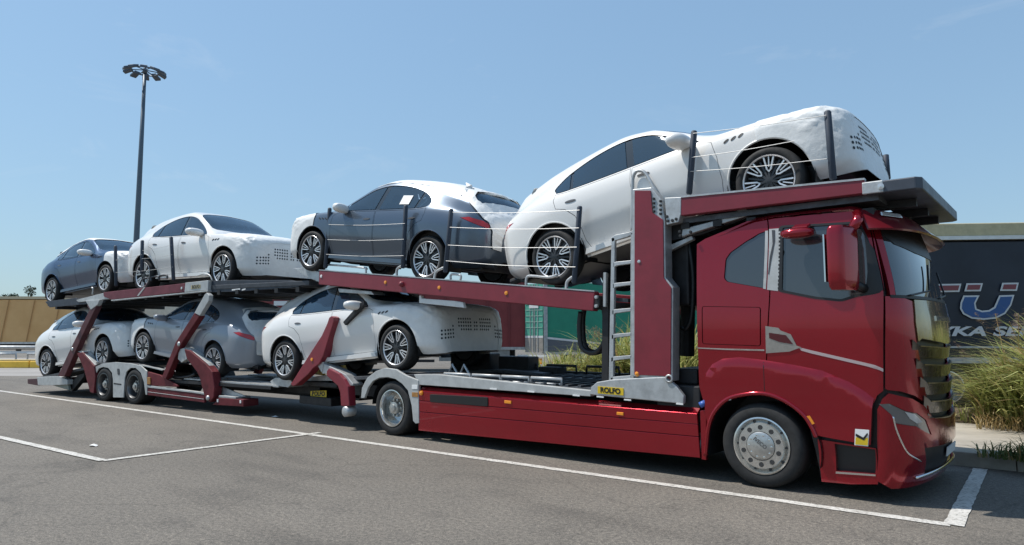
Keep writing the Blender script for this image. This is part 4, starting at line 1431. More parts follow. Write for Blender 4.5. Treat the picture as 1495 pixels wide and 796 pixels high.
for k in range(6):
    t_ = k / 5
    x = x0_ + (x1_ - x0_) * t_; z = zt0 + (zt1 - zt0) * t_ - .17
    b.box((x - .05, .10, z - .09), (x + .05, 2.40, z - .02))
b.build('front_deck_crossbars', dark, truck)
# nose of the deck
zn = S(1300, 262, 0.0)[2]
zb_ = S(1300, 280, .0)[2]
xn0, xn1 = S(1263, 270, 0)[0], S(1340, 262, 0)[0]
b = MB()
P = [(xn0, 0.0), (xn1 - .02, 0.0), (xn1 + .03, .06), (xn1 + .03, 2.42), (xn1 - .02, 2.48), (xn0, 2.48)]
b.prism([(x, y, zb_) for x, y in P], (0, 0, zn - zb_))
ndk = b.build('deck_nose', mat('deck_nose_grey', (.075, .085, .105), .42, .3, var=.25, vscale=4), truck, bevel=.012)
MB().box((xn0 - .03, -.004, zb_ + .003), (xn0 + .16, .05, zn + .004)).build('nose_bracket', silver, truck, bevel=.01)
c = np.array([xn0 + .14, -.006, (zn + zb_) / 2])
MB().lathe([(.03, .02), (.03, -.012), (.001, -.016)], 14, c=c).build('nose_lamp', lens, truck)
b = MB()
for y in (.5, 1.2, 1.9):
    MB().box((xn0 - .1, y, zb_ - .08), (xn1 - .1, y + .07, zb_ - .004)).build('nose_rib', dark, truck)
# sloping lift arms behind the cab
ua = MB().prism([S(*p, .12) for p in Zm(930, 240, 4.975, [(330, 470), (815, 343), (830, 365), (370, 510), (320, 530)])], (0, .08, 0)).build('lift_arm', silver, truck, bevel=.008)
copy_far(ua, (0, 2.15, 0))
ub = MB().prism([S(*p, .18) for p in Zm(930, 240, 4.975, [(195, 605), (395, 518), (408, 545), (205, 645)])], (0, .08, 0)).build('lift_arm', silver, truck, bevel=.008)
MB().prism([S(*p, .20) for p in Zm(930, 240, 4.975, [(300, 380), (860, 310), (1000, 290), (1000, 320), (470, 510), (220, 560), (230, 430)])], (0, .05, 0)).build('under_deck_web', dark, truck)

# ---- rear upper deck
RB = [(466, 395), (868, 426), (866, 454.5), (465, 415.5)]
rb = plate('upper_deck_beam', RB, .0, .12, redp, truck, bevel=.012)
copy_far(rb, (0, 2.36, 0))
MB().bar(S(466, 394.2, 0) + np.array([0, .04, 0]), S(868, 425.2, 0) + np.array([0, .04, 0]), .09, .016).build('beam_top_edge', silver, truck)
for q, m_ in (((469, 403.5), paperm), ((562.6, 412.3), orange), ((641, 420), orange), ((739, 428), orange)):
    MB().lathe([(.030, .01), (.028, -.006), (.001, -.010)], 12, c=S(q[0], q[1], -.004)).build('round_reflector', m_, truck)
MB().lathe([(.05, .01), (.045, -.02), (.03, -.05), (.001, -.055)], 12, c=S(587, 415, -.004)).build('beam_pin', redp, truck, True)
zl, zr_ = S(466, 400, 0), S(868, 431, 0)
b = MB()
for y in (.14, 1.68):
    b.hexa([(zl[0], y, zl[2] - .07), (zr_[0] + .4, y, zr_[2] - .10), (zr_[0] + .4, y + .66, zr_[2] - .10), (zl[0], y + .66, zl[2] - .07),
            (zl[0], y, zl[2] - .02), (zr_[0] + .4, y, zr_[2] - .05), (zr_[0] + .4, y + .66, zr_[2] - .05), (zl[0], y + .66, zl[2] - .02)])
b.build('upper_deck_track', deckgrey, truck)
b = MB()
for k in range(8):
    t_ = (k + .3) / 8
    p = lerp(zl, zr_, t_)
    b.box((p[0] - .05, .12, p[2] - .20), (p[0] + .05, 2.38, p[2] - .08))
b.build('upper_deck_crossbars', darkgrey, truck)
plate('deck_tail_extension', [(429, 392), (445, 391), (466, 397), (466, 412), (446, 404)], .04, .5, silver, truck)
plate('beam_end_bracket', [(866, 430), (874, 432), (875, 446), (866, 452)], .01, .10, dark, truck)
for q in ((871, 434), (871, 447)):
    MB().lathe([(.022, .02), (.022, -.02), (.001, -.022)], 8, c=S(q[0], q[1], .0)).build('beam_end_bolt', silver, truck)
# under-beam bars that hold the lower car
MB().prism([S(*p, .05) for p in Zm(540, 420, 5.685, [(408, 65), (425, 65), (425, 90), (700, 110), (770, 122), (782, 168), (408, 128)])], (0, .06, 0)).build('under_deck_bar', whitep, truck, bevel=.006)
MB().prism([S(*p, .08) for p in Zm(380, 410, 5.305, [(600, 58), (860, 82), (880, 108), (610, 90)])], (0, .25, 0)).build('under_deck_bar', silver, truck, bevel=.006)
# deck loops (wheel straps)
def loop(pts, off=.10, r=.018, m=silver, name='strap_loop', tr=S, parent=None):
    return MB().tube(curve_pts([tr(*p, off) for p in pts], 4), r, 7).build(name, m, parent or truck, True)
loop([(465, 397), (466, 388), (470, 386), (530, 391), (534, 394), (534, 401)])
loop([(463, 394), (465, 384), (473, 379)], r=.022)
loop([(579, 404), (580, 393), (588, 388)], r=.022)
loop([(634, 408), (637, 397), (648, 391)], r=.022)
loop([(768, 418), (769, 406), (775, 403), (800, 405), (814, 402)], r=.020)
loop([(827, 421), (828, 412), (834, 406), (840, 404)], r=.024)
loop([(658, 408), (659, 401), (672, 402), (672, 409)])
# posts and wire ropes on the upper deck
def post(a, b, off=.03, r=.036, tr=S, parent=None):
    A, B = tr(*a, off), tr(*b, off)
    o = MB().tube([A, lerp(A, B, .02), lerp(A, B, .98), B], [r * .7, r, r, r * .7], 10).build('retaining_post', postblue, parent or truck, True)
    return o
post((481.5, 303.5), (475, 392)); post((592.5, 300), (588, 392)); post((659, 305), (650, 398))
post((846.5, 301), (838, 414)); post((1013.5, 191), (1006, 284)); post((1208, 162), (1216.5, 263)); post((1293, 226), (1296, 262), 2.3)
def wire(a, b, off=-.01, off2=None, tr=S, parent=None):
    off2 = off if off2 is None else off2
    A, B = tr(*a, off), tr(*b, off2)
    mid = (A + B) / 2 - np.array([0, 0, .01 * np.linalg.norm(A - B)])
    MB().tube(curve_pts([A, mid, B], 4), .0042, 5).build('wire_rope', wirem, parent or truck)
for a, b in (((480, 328), (591, 326.5)), ((478, 350), (589.5, 349.5)), ((476, 371.5), (589, 373.5)), ((657, 332), (845, 333)), ((654, 358), (842, 361)), ((651, 381), (840, 390)),
             ((661, 310), (846, 307)), ((1010, 230), (1160, 206)), ((1008, 250.5), (1207, 232)), ((1012, 195), (1206, 168.5))):
    wire(a, b)

# ---- rear support arms of the truck
arm1 = Zm(400, 500, 6.125, [(145, 368), (165, 350), (295, 140), (425, -60), (475, -170), (492, -222), (512, -236), (535, -222), (535, -190), (440, 120), (405, 190), (345, 235), (310, 280), (190, 385), (165, 392)])
plate('support_arm', arm1, -.05, .16, redp, truck, bevel=.012)
plate('support_arm_rod', Zm(380, 410, 5.305, [(655, 345), (640, 320), (770, 175), (800, 160), (805, 185), (790, 200)]), .02, .07, dark, truck)
arm2 = Zm(400, 500, 6.125, [(470, 255), (490, 232), (520, 250), (580, 280), (625, 330), (660, 395), (672, 570), (598, 570), (590, 450), (570, 390), (520, 345), (470, 300)])
plate('curved_arm', arm2, -.06, .15, redp, truck, bevel=.012)
plate('arm_top_flange', Zm(400, 500, 6.125, [(440, 190), (480, 205), (560, 245), (640, 290), (705, 370), (705, 388), (655, 385), (615, 320), (560, 270), (490, 232), (470, 280), (430, 280)]), .0, .22, silver, truck, bevel=.008)
c = S(400 + 635 / 6.125, 500 + 620 / 6.125, -.07)
MB().lathe([(.085, .18), (.088, .0), (.065, -.012), (.001, -.014)], 20, c=c).build('arm_pivot', silver, truck, True)
MB().lathe([(.03, .02), (.03, -.012), (.001, -.014)], 12, c=S(455.5, 525, -.052)).build('round_reflector', orange, truck)
plate('arm_bracket', Zm(400, 500, 6.125, [(368, 180), (440, 175), (440, 210), (425, 270), (395, 215), (370, 210)]), -.01, .1, silver, truck)
for pp in ([(352, 262), (420, 210), (465, 300), (350, 285)], [(530, 215), (640, 202), (668, 280), (600, 275), (550, 245)]):
    plate('warning_board', Zm(400, 500, 6.125, pp), .30, .01, mat('warning_yellow', (.62, .45, .12), .5, var=.55, vscale=14, col2=(.12, .09, .04)), truck)
plate('lower_rail', Zm(400, 500, 6.125, [(240, 320), (470, 292), (560, 330), (560, 345), (230, 345)]), .25, .4, silver, truck)
plate('lower_track', Zm(370, 390, 3.184, [(78, 530), (100, 515), (170, 515), (180, 540), (160, 560), (85, 548)]), .1, .5, silver, truck)
yp2 = plate('maker_plate', Zm(400, 500, 6.125, [(325, 435), (468, 430), (468, 492), (325, 485)]), .35, .01, yellow, truck)
c0, c1 = S(400 + 325 / 6.125, 500 + 460 / 6.125, .345), S(400 + 468 / 6.125, 500 + 462 / 6.125, .345)
put_text('plate_lettering', 'ROLFO', .11, (c0 + c1) / 2, c1 - c0, (0, 0, 1), plast, yp2, bold=.004, width=.8 * np.linalg.norm(c1 - c0))
b = MB()
b.box((-9.8, .55, .45), (-7.2, 1.0, .66)).box((-9.8, 1.5, .45), (-7.2, 1.95, .66)).box((-9.4, .2, .66), (-7.6, 2.3, .74))
b.box((-8.9, .3, .30), (-7.9, .6, .45))
b.build('rear_frame', dark, truck, bevel=.01)

# ================================================================== drawbar trailer
TB = CAMP * 0 + T(175, 590, 1.25); TB[2] = 0
trailer = thing('car_transporter_trailer', 'weathered red two-deck car transporter trailer with twin rear axles', 'trailer', TB)
def tplate(name, P, off, th, m, bevel=.006, rnd=0.0):
    return plate(name, P, off, th, m, trailer, T, bevel, rnd)
TW = 2.45
def tfar(o, d=TW - .12):
    c = o.copy(); COL.objects.link(c); c.location = np.array(o.location) + TN * d; return c
def Tx(p, off, z):
    q = T(p[0], p[1], off); q[2] = z; return q

# wheels (twin axle)
def trailer_wheel(px, py, off, flip=False):
    c = T(px, py, 0.02) + TN * off
    c[2] = .405
    o = truck_wheel(c, .405, True, trailer, .34, mat('trailer_rim', (.16, .165, .17), .35, .8, var=.3, vscale=12))
    o.rotation_euler = (0, 0, math.atan(TK) + (math.pi if flip else 0))
    return o
for px, py in ((197, 566), (153, 562)):
    trailer_wheel(px, py, 0.0); trailer_wheel(px, py, 2.35, True)
fen = Zm(120, 510, 7.96, [(130, 300), (150, 205), (230, 168), (380, 150), (560, 165), (680, 190), (750, 255), (753, 530), (735, 528), (715, 380), (680, 275), (620, 218), (560, 218), (512, 262), (492, 340), (478, 562), (358, 560), (356, 350), (345, 275), (300, 218), (240, 207), (190, 226), (156, 285)])
tplate('wheel_fender', fen, -.02, .03, silverpaint, .006)
b = MB()
for px, py in ((197, 566), (153, 562)):
    c = T(px, py, .02); c[2] = .41
    V, F = [], []
    n = 16
    for i in range(n + 1):
        a = math.pi * (.03 + .94 * i / n)
        for w in (.02, .40):
            V.append(c + TD * .47 * math.cos(a) + TN * w + np.array([0, 0, .47 * math.sin(a)]))
    for i in range(n):
        F.append((2 * i, 2 * i + 1, 2 * i + 3, 2 * i + 2))
    b.add(V, F)
b.build('fender_liner', plast, trailer)
tplate('fender_mark', Zm(120, 510, 7.96, [(405, 225), (432, 228), (436, 298), (410, 296)]), -.026, .006, darkgrey, .0, 1.0)
MB().bar(T(166, 560, -.022), T(177, 561.5, -.022), .004, .03).build('fender_slot', dark, trailer)
# top plates over the axles
zf_ = T(160, 530, 0)[2]
for k in range(4):
    a = T(200 + k * 7.5, 533.6, .05 + .02 * k); d_ = T(215 + k * 7.0, 541, .05)
for k in range(6):
    q = Tx((205, 535), .05 + k * .11, zf_ - .01); e_ = q + TD * 1.0 - np.array([0, 0, .10])
    MB().bar(q, e_, .075, .02).build('deck_slat', silver, trailer)
b = MB()
q0 = Tx((140, 533), .02, zf_ - .03); q1 = Tx((205, 535), .02, zf_ - .03)
b.hexa([q0, q1, q1 + TN * 2.4, q0 + TN * 2.4, q0 + np.array([0, 0, .03]), q1 + np.array([0, 0, .03]), q1 + TN * 2.4 + np.array([0, 0, .03]), q0 + TN * 2.4 + np.array([0, 0, .03])])
b.build('axle_deck', deckgrey, trailer)
tplate('fender_end_light', Zm(120, 510, 7.96, [(752, 325), (788, 328), (790, 410), (752, 405)]), -.03, .02, mat('weathered_amber', (.42, .20, .05), .5, var=.4, vscale=30))
# side skirt
tplate('skirt_upper', Zm(120, 510, 7.96, [(762, 262), (900, 300), (1105, 420), (1105, 440), (760, 420)]), -.01, .05, reddull)
tplate('skirt_rail', Zm(120, 510, 7.96, [(756, 420), (1290, 487), (1420, 505), (1420, 530), (1290, 508), (756, 445)]), -.02, .08, silverpaint)
tplate('skirt_lower', Zm(120, 510, 7.96, [(758, 449), (1300, 514), (1420, 534), (1420, 620), (1300, 605), (758, 532)]), -.01, .05, reddull)
tplate('skirt_line', Zm(120, 510, 7.96, [(758, 492), (1410, 577), (1410, 583), (758, 498)]), -.014, .008, silverpaint)
tplate('step_box', Zm(260, 500, 7.2375, [(405, 585), (690, 605), (690, 680), (360, 660), (400, 625)]), -.01, .35, reddull, .01)
tplate('step_top', Zm(260, 500, 7.2375, [(430, 560), (605, 578), (608, 598), (425, 582)]), .0, .35, silver, .006)
for q in ((415, 617), (656, 628)):
    tplate('step_reflector', Zm(260, 500, 7.2375, [(q[0] - 8, q[1] - 16), (q[0] + 8, q[1] - 16), (q[0] + 8, q[1] + 16), (q[0] - 8, q[1] + 16)]), -.018, .01, paperm)
# lower deck: tracks from the axle deck down to the drawbar
zl0 = T(310, 527, .1)[2] - .385
for yy in (.08, 1.68):
    a = Tx((262, 556), .0, zl0 - .02) + TN * yy; b_ = Tx((400, 574), .0, zl0 - .06) + TN * yy
    mb = MB()
    for k in range(5):
        mb_ = MB().bar(a + TN * (.06 + .13 * k), b_ + TN * (.06 + .13 * k), .085, .03).build('deck_track', silver, trailer)
a = Tx((240, 556), .06, zl0 - .12); b_ = Tx((395, 574), .06, zl0 - .12)
MB().hexa([a, b_, b_ + TN * 2.3, a + TN * 2.3, a + np.array([0, 0, .06]), b_ + np.array([0, 0, .06]), b_ + TN * 2.3 + np.array([0, 0, .06]), a + TN * 2.3 + np.array([0, 0, .06])]).build('lower_deck', dark, trailer)
MB().bar(Tx((330, 575), 1.2, .45), Tx((470, 590), 1.1, .45), .35, .18).build('drawbar', dark, trailer)
MB().bar(Tx((120, 560), .7, .62), Tx((330, 575), .7, .50), .12, .2).bar(Tx((120, 560), 1.7, .62), Tx((330, 575), 1.7, .50), .12, .2).build('chassis_rail', dark, trailer)
tplate('drawbar_track', Zm(260, 500, 7.2375, [(425, 462), (470, 470), (720, 572), (600, 585), (430, 540)]), .15, .03, silver)
# tail ramp for the last car
zt_ = T(66, 530, .1)[2] - .385
a = Tx((55, 556), .05, zt_ - .06); b_ = Tx((135, 545), .05, zf_ - .14)
for yy in (.03, 1.68):
    MB().hexa([a + TN * yy, b_ + TN * yy, b_ + TN * (yy + .7), a + TN * (yy + .7), a + TN * yy + np.array([0, 0, .06]), b_ + TN * yy + np.array([0, 0, .06]), b_ + TN * (yy + .7) + np.array([0, 0, .06]), a + TN * (yy + .7) + np.array([0, 0, .06])]).build('tail_track', deckgrey, trailer)
tplate('tail_beam', Zm(40, 480, 7.236, [(100, 512), (330, 500), (420, 540), (420, 590), (260, 600), (110, 598)]), .02, .15, silverpaint, .01)
tplate('tail_lamp_bar', Zm(40, 480, 7.236, [(0, 532), (106, 528), (112, 602), (2, 582)]), .1, 1.9, mat('tail_bar_dark', (.06, .015, .02), .5), .01)
tplate('tail_strut', Zm(40, 480, 7.236, [(420, 630), (530, 490), (600, 470), (600, 500), (470, 660), (425, 665)]), .15, .12, dark)
tplate('tail_panel', Zm(40, 480, 7.236, [(262, 545), (420, 560), (440, 650), (400, 640), (262, 598)]), .06, .06, mat('tail_grey_green', (.22, .23, .19), .6, var=.3), .008)
# support arms
armL = Zm(30, 420, 3.8333, [(370, 100), (425, 96), (420, 115), (345, 270), (300, 372), (245, 498), (207, 496), (285, 330), (385, 125)])
o_ = tplate('support_arm', armL, -.06, .14, mat('arm_red_brown', (.10, .022, .028), .55, var=.4, vscale=5), .012); tfar(o_)
tplate('arm_bracket', Zm(30, 420, 3.8333, [(362, 72), (442, 68), (430, 96), (392, 124)]), -.07, .10, silverpaint, .008)
o_ = tplate('curved_arm', Zm(30, 420, 3.8333, [(315, 368), (345, 362), (412, 440), (418, 500), (408, 592), (388, 585), (352, 452)]), -.05, .14, reddull, .012); tfar(o_)
tplate('arm_flange', Zm(30, 420, 3.8333, [(318, 358), (345, 355), (418, 432), (412, 446), (345, 368)]), -.02, .18, silverpaint, .006)
tplate('arm_rod', Zm(30, 420, 3.8333, [(1030, 38), (1042, 28), (1056, 44), (1052, 75), (1002, 158), (972, 142)]), -.07, .10, silverpaint, .01)
o_ = tplate('support_arm', Zm(30, 420, 3.8333, [(972, 142), (1002, 158), (925, 275), (890, 330), (812, 512), (788, 505), (868, 305)]), -.06, .14, reddull, .012); tfar(o_)
o_ = tplate('curved_arm', Zm(30, 420, 3.8333, [(915, 345), (945, 352), (1035, 428), (1072, 472), (1085, 560), (1080, 615), (1058, 642), (1032, 622), (1000, 500), (985, 470), (930, 398)]), -.05, .18, reddull, .014); tfar(o_)
tplate('arm_flange', Zm(30, 420, 3.8333, [(915, 335), (950, 345), (1045, 422), (1078, 470), (1060, 470), (1030, 430), (945, 358)]), -.0, .22, silverpaint, .006)
for q in ((886, 316), (1047, 618), (290, 345)):
    MB().lathe([(.05, .03), (.05, -.012), (.03, -.02), (.001, -.022)], 14, c=T(30 + q[0] / 3.8333, 420 + q[1] / 3.8333, -.06)).build('arm_pivot', silver, trailer, True)
tplate('pivot_bracket', Zm(30, 420, 3.8333, [(885, 345), (915, 338), (930, 400), (900, 420), (880, 400)]), -.02, .12, silverpaint, .008)
MB().tube(curve_pts([T(*p, .1) for p in [(245, 545), (258, 551), (275, 550), (285, 546)]], 4), .03, 7).build('hydraulic_hose', plast, trailer, True)
MB().tube(curve_pts([T(*p, .25) for p in [(240, 549), (262, 556), (290, 553)]], 4), .025, 7).build('hydraulic_hose', plast, trailer, True)
# upper deck
UB = Zm(30, 300, 3.5595, [(430, 452), (855, 404), (850, 450), (470, 490), (432, 474)])
o_ = tplate('upper_deck_beam', UB, -.02, .10, mat('faded_deck_red', (.17, .026, .040), .5, var=.35, vscale=3), .008); tfar(o_)
tplate('beam_end', Zm(30, 300, 3.5595, [(856, 402), (975, 389), (973, 440), (851, 451)]), -.02, .10, silverpaint, .008)
tplate('beam_under_edge', Zm(30, 300, 3.5595, [(470, 491), (973, 441), (973, 447), (470, 497)]), -.03, .11, silverpaint, .004)
tplate('beam_line', Zm(30, 300, 3.5595, [(605, 470), (640, 425), (648, 425), (613, 470)]), -.026, .006, silverpaint, .0)
tplate('beam_tail', Zm(30, 300, 3.5595, [(288, 492), (430, 455), (432, 474), (470, 485), (300, 503)]), -.01, .10, silverpaint, .006)
MB().lathe([(.03, .02), (.03, -.01), (.001, -.012)], 10, c=T(30 + 838 / 3.5595, 300 + 430 / 3.5595, -.024)).build('round_reflector', lens, trailer)
yp3 = tplate('maker_plate', Zm(30, 300, 3.5595, [(886, 416), (934, 411), (934, 430), (886, 435)]), -.026, .006, mat('faded_yellow_plate', (.55, .47, .25), .5, var=.3), .0)
c0, c1 = T(30 + 886 / 3.5595, 300 + 425.5 / 3.5595, -.03), T(30 + 934 / 3.5595, 300 + 420.5 / 3.5595, -.03)
put_text('plate_lettering', 'ROLFO', .10, (c0 + c1) / 2, c1 - c0, (0, 0, 1), darkgrey, yp3, bold=.004, width=.8 * np.linalg.norm(c1 - c0))
pA, pB = T(30 + 130 / 3.5595, 300 + 510 / 3.5595, 0), T(30 + 440 / 3.5595, 300 + 466 / 3.5595, 0)
pC, pD = T(30 + 975 / 3.5595, 300 + 420 / 3.5595, 0), T(448, 411, 0)
for yy in (.05, 1.66):
    for a, b_, m_ in ((pA, pB, darkgrey), (pB, pC, deckgrey), (pC, pD, darkgrey)):
        up = np.array([0, 0, .07])
        MB().hexa([a + TN * yy - up, b_ + TN * yy - up, b_ + TN * (yy + .72) - up, a + TN * (yy + .72) - up, a + TN * yy + up * .3, b_ + TN * yy + up * .3, b_ + TN * (yy + .72) + up * .3, a + TN * (yy + .72) + up * .3]).build('upper_deck_track', m_, trailer, bevel=.01)
for a, b_, n in ((pA, pB, 3), (pB, pC, 6), (pC, pD, 5)):
    for k in range(n):
        c = lerp(a, b_, (k + .5) / n) - np.array([0, 0, .14])
        MB().bar(c + TN * .04, c + TN * 2.4, .10, .09).build('deck_crossbar', dark, trailer)
tplate('deck_side_web', Zm(30, 300, 3.5595, [(976, 392), (1130, 388), (1400, 388), (1490, 404), (1440, 424), (1120, 448), (976, 452)]), .06, .04, mat('deck_web_blue_grey', (.035, .045, .062), .55, var=.3, vscale=5), .006)
tplate('deck_tail_web', Zm(30, 300, 3.5595, [(128, 500), (290, 480), (300, 503), (440, 490), (430, 505), (150, 530)]), .03, .04, mat('deck_web_blue_grey', (.035, .045, .062), .55), .006)
for x0, x1 in ((1098, 1140), (1150, 1168)):
    tplate('deck_chequer_mark', Zm(30, 300, 3.5595, [(x0, 436), (x1, 431), (x1, 438), (x0, 443)]), .05, .012, paperm, .0)
loop([(288, 403), (298, 400), (306, 402), (310, 410)], .02, .014, silver, 'strap_loop', T, trailer)
for q in ((238, 405), (226, 407), (215, 409)):
    loop([(q[0] - 6, q[1] + 3), (q[0] - 5, q[1] - 2), (q[0] + 5, q[1] - 3), (q[0] + 6, q[1] + 2)], .12, .02, darkgrey, 'strap_loop', T, trailer)
loop([(135, 430), (136, 422), (134, 420)], .03, .02, silver, 'strap_loop', T, trailer)
post((249.8, 346), (253.5, 410), .0, .040, T, trailer); post((207.8, 351), (207, 400), .0, .040, T, trailer); post((168.5, 359), (169.5, 418), .0, .040, T, trailer)
for a, b_ in (((208, 366), (250, 358)), ((207, 378), (251, 372)), ((169, 380), (207, 372)), ((169, 398), (252, 390))):
    wire(a, b_, -.03, None, T, trailer)

# ================================================================== the seven cars
P_white = mat('white_car_paint', (0.76, 0.745, 0.715), 0.30, 0.0, 0.7)
P_pearl = mat('pearl_shaded_paint', (0.26, 0.285, 0.32), 0.34, 0.15, 0.6)  # pearl set darker, with the deck's shade put into the colour
P_grey = mat('grey_car_paint', (0.105, 0.135, 0.175), 0.28, 0.6, 0.6)
P_blue = mat('blue_car_paint', (0.030, 0.065, 0.135), 0.30, 0.6, 0.5)
make_car(S(1121.4, 263, .12), S(807, 375, .12), -1, 'white car tilted nose up on the deck above the truck cab', P_white, ('nose',))
grey_car = make_car(S(452.8, 366, -.04), S(621.6, 378, .12), 1, 'dark grey car with white film over roof and tailgate on the upper deck', P_grey, ('nose', 'roof', 'tail'), film)
make_car(T(322.9, 392.2, .1), T(207.5, 401, .1), -1, 'white car on the trailer upper deck just behind the blue car\'s nose', P_white, ('nose',))
make_car(T(151.5, 407, .1), T(74, 424, .1), -1, 'dark blue car with white nose and roof film at the trailer upper deck end', P_blue, ('nose', 'roof'), film)
make_car(S(576.4, 507.6, .12), S(414.1, 526.1, -.05), -1, 'white car on the lower deck under the grey car, above the truck rear axle', P_white, ('nose',))
make_car(T(207, 507, .1), T(310, 527, .1), 1, 'silver grey car facing backwards on the trailer lower deck with tailgate film', P_pearl, ('nose', 'tail'))
make_car(T(148, 515, .1), T(66, 530, .1), -1, 'white car at the rear end of the trailer lower deck', P_white, ('nose',))

# paper in the grey car's rear door window, crumpled film at its roof edge
P_, N_ = car_surf(np.array([[-.62, 0], [-.84, 0], [-.84, 0], [-.62, 0]]) + np.stack([np.zeros(4), z_to_tau(np.array([-.62, -.84, -.84, -.62]), np.array([1.24, 1.24, 1.40, 1.40]))], 1))
MB().prism(list(P_ + N_ * .006), N_.mean(0) * .002).build('window_sticker', paperm, grey_car, local=True)
rs = np.random.RandomState(21)
V, F = [], []
for k in range(9):
    for j in range(7):
        a = j / 6
        V.append((-1.80 + .018 * k + .03 * rs.randn() * (a > .1), .62 - .10 * a * k / 8 - .30 * a + .02 * rs.randn(), 1.40 + .22 * math.sin(a * 3.0) * (1 - abs(k - 4) / 7) + .05 * a + .025 * rs.randn()))
for k in range(8):
    for j in range(6):
        F.append((k * 7 + j, k * 7 + j + 1, (k + 1) * 7 + j + 1, (k + 1) * 7 + j))
new('loose_film_fold', V, F, film, grey_car, True, local=True)

# ================================================================== ground and surroundings
def noise_chain(nt, tc, scale, detail=8, rough=.6, coord='Object'):
    n = nt.nodes.new('ShaderNodeTexNoise')
    n.inputs['Scale'].default_value = scale
    n.inputs['Detail'].default_value = detail
    n.inputs['Roughness'].default_value = rough
    nt.links.new(tc.outputs[coord], n.inputs['Vector'])
    return n

def ramp(nt, src, stops):
    r = nt.nodes.new('ShaderNodeValToRGB')
    e = r.color_ramp.elements
    e[0].position, e[0].color = stops[0][0], (*stops[0][1], 1)
    e[1].position, e[1].color = stops[-1][0], (*stops[-1][1], 1)
    for p, c in stops[1:-1]:
        q = e.new(p); q.color = (*c, 1)
    nt.links.new(src, r.inputs[0])
    return r

def mixc(nt, fac, a, b, mode='MIX'):
    m = nt.nodes.new('ShaderNodeMix')
    m.data_type = 'RGBA'; m.blend_type = mode
    for s, v in ((0, fac), (6, a), (7, b)):
        if hasattr(v, 'links') or hasattr(v, 'is_linked'):
            nt.links.new(v, m.inputs[s])
        elif isinstance(v, (int, float)):
            m.inputs[s].default_value = v
        else:
            m.inputs[s].default_value = (*v, 1)
    return m.outputs[2]

def asphalt_mat(name, base, seed=0.0):
    m = bpy.data.materials.new(name); m.use_nodes = True
    nt = m.node_tree; b = nt.nodes['Principled BSDF']
    tc = nt.nodes.new('ShaderNodeTexCoord')
    big = noise_chain(nt, tc, .22, 6, .6); mid = noise_chain(nt, tc, 1.6, 6, .7); fine = noise_chain(nt, tc, 26, 6, .75); grit = noise_chain(nt, tc, 90, 3, .6)
    c = ramp(nt, big.outputs[0], [(.30, tuple(v * .80 for v in base)), (.52, base), (.72, tuple(v * 1.16 for v in base))]).outputs[0]
    st = ramp(nt, mid.outputs[0], [(.28, (.72, .72, .73)), (.45, (1, 1, 1)), (.75, (1.06, 1.05, 1.04))]).outputs[0]
    c = mixc(nt, 1.0, c, st, 'MULTIPLY')
    fg = ramp(nt, fine.outputs[0], [(.30, (.42, .42, .43)), (.5, (1, 1, 1)), (.70, (1.75, 1.72, 1.66))]).outputs[0]
    c = mixc(nt, .95, c, fg, 'MULTIPLY')
    gg = ramp(nt, grit.outputs[0], [(.32, (.45, .45, .45)), (.5, (1, 1, 1)), (.68, (1.7, 1.68, 1.62))]).outputs[0]
    c = mixc(nt, .9, c, gg, 'MULTIPLY')
    # oil drips and tyre scuffs
    mp = nt.nodes.new('ShaderNodeMapping'); mp.inputs['Scale'].default_value = (.35, 1.5, 1); mp.inputs['Rotation'].default_value = (0, 0, .5)
    nt.links.new(tc.outputs['Object'], mp.inputs[0])
    oil = nt.nodes.new('ShaderNodeTexNoise'); oil.inputs['Scale'].default_value = .9; oil.inputs['Detail'].default_value = 5
    nt.links.new(mp.outputs[0], oil.inputs['Vector'])
    om = ramp(nt, oil.outputs[0], [(.52, (1, 1, 1)), (.64, (.60, .60, .61)), (.8, (.50, .50, .51))]).outputs[0]
    c = mixc(nt, .5, c, om, 'MULTIPLY')
    # hairline cracks
    vo = nt.nodes.new('ShaderNodeTexVoronoi'); vo.feature = 'DISTANCE_TO_EDGE'; vo.inputs['Scale'].default_value = .45
    wob = noise_chain(nt, tc, 2.5, 4, .6)
    add = nt.nodes.new('ShaderNodeMix'); add.data_type = 'VECTOR'; add.inputs[0].default_value = .18
    nt.links.new(tc.outputs['Object'], add.inputs[4]); nt.links.new(wob.outputs[1], add.inputs[5])
    nt.links.new(add.outputs[1], vo.inputs['Vector'])
    ck = ramp(nt, vo.outputs['Distance'], [(.0, (.55, .55, .55)), (.006, (1, 1, 1)), (1, (1, 1, 1))]).outputs[0]
    c = mixc(nt, .5, c, ck, 'MULTIPLY')
    nt.links.new(c, b.inputs['Base Color'])
    b.inputs['Roughness'].default_value = .86
    bp = nt.nodes.new('ShaderNodeBump'); bp.inputs['Strength'].default_value = .5; bp.inputs['Distance'].default_value = .012
    nt.links.new(fine.outputs[0], bp.inputs['Height']); nt.links.new(bp.outputs[0], b.inputs['Normal'])
    MATS[name] = m
    return m
ASPH = asphalt_mat('asphalt', (.135, .121, .103))
n = 40
g = new('ground', [(-900, -300, 0), (900, -300, 0), (900, 1500, 0), (-900, 1500, 0)], [(0, 1, 2, 3)], ASPH)
tag(g, kind='structure')

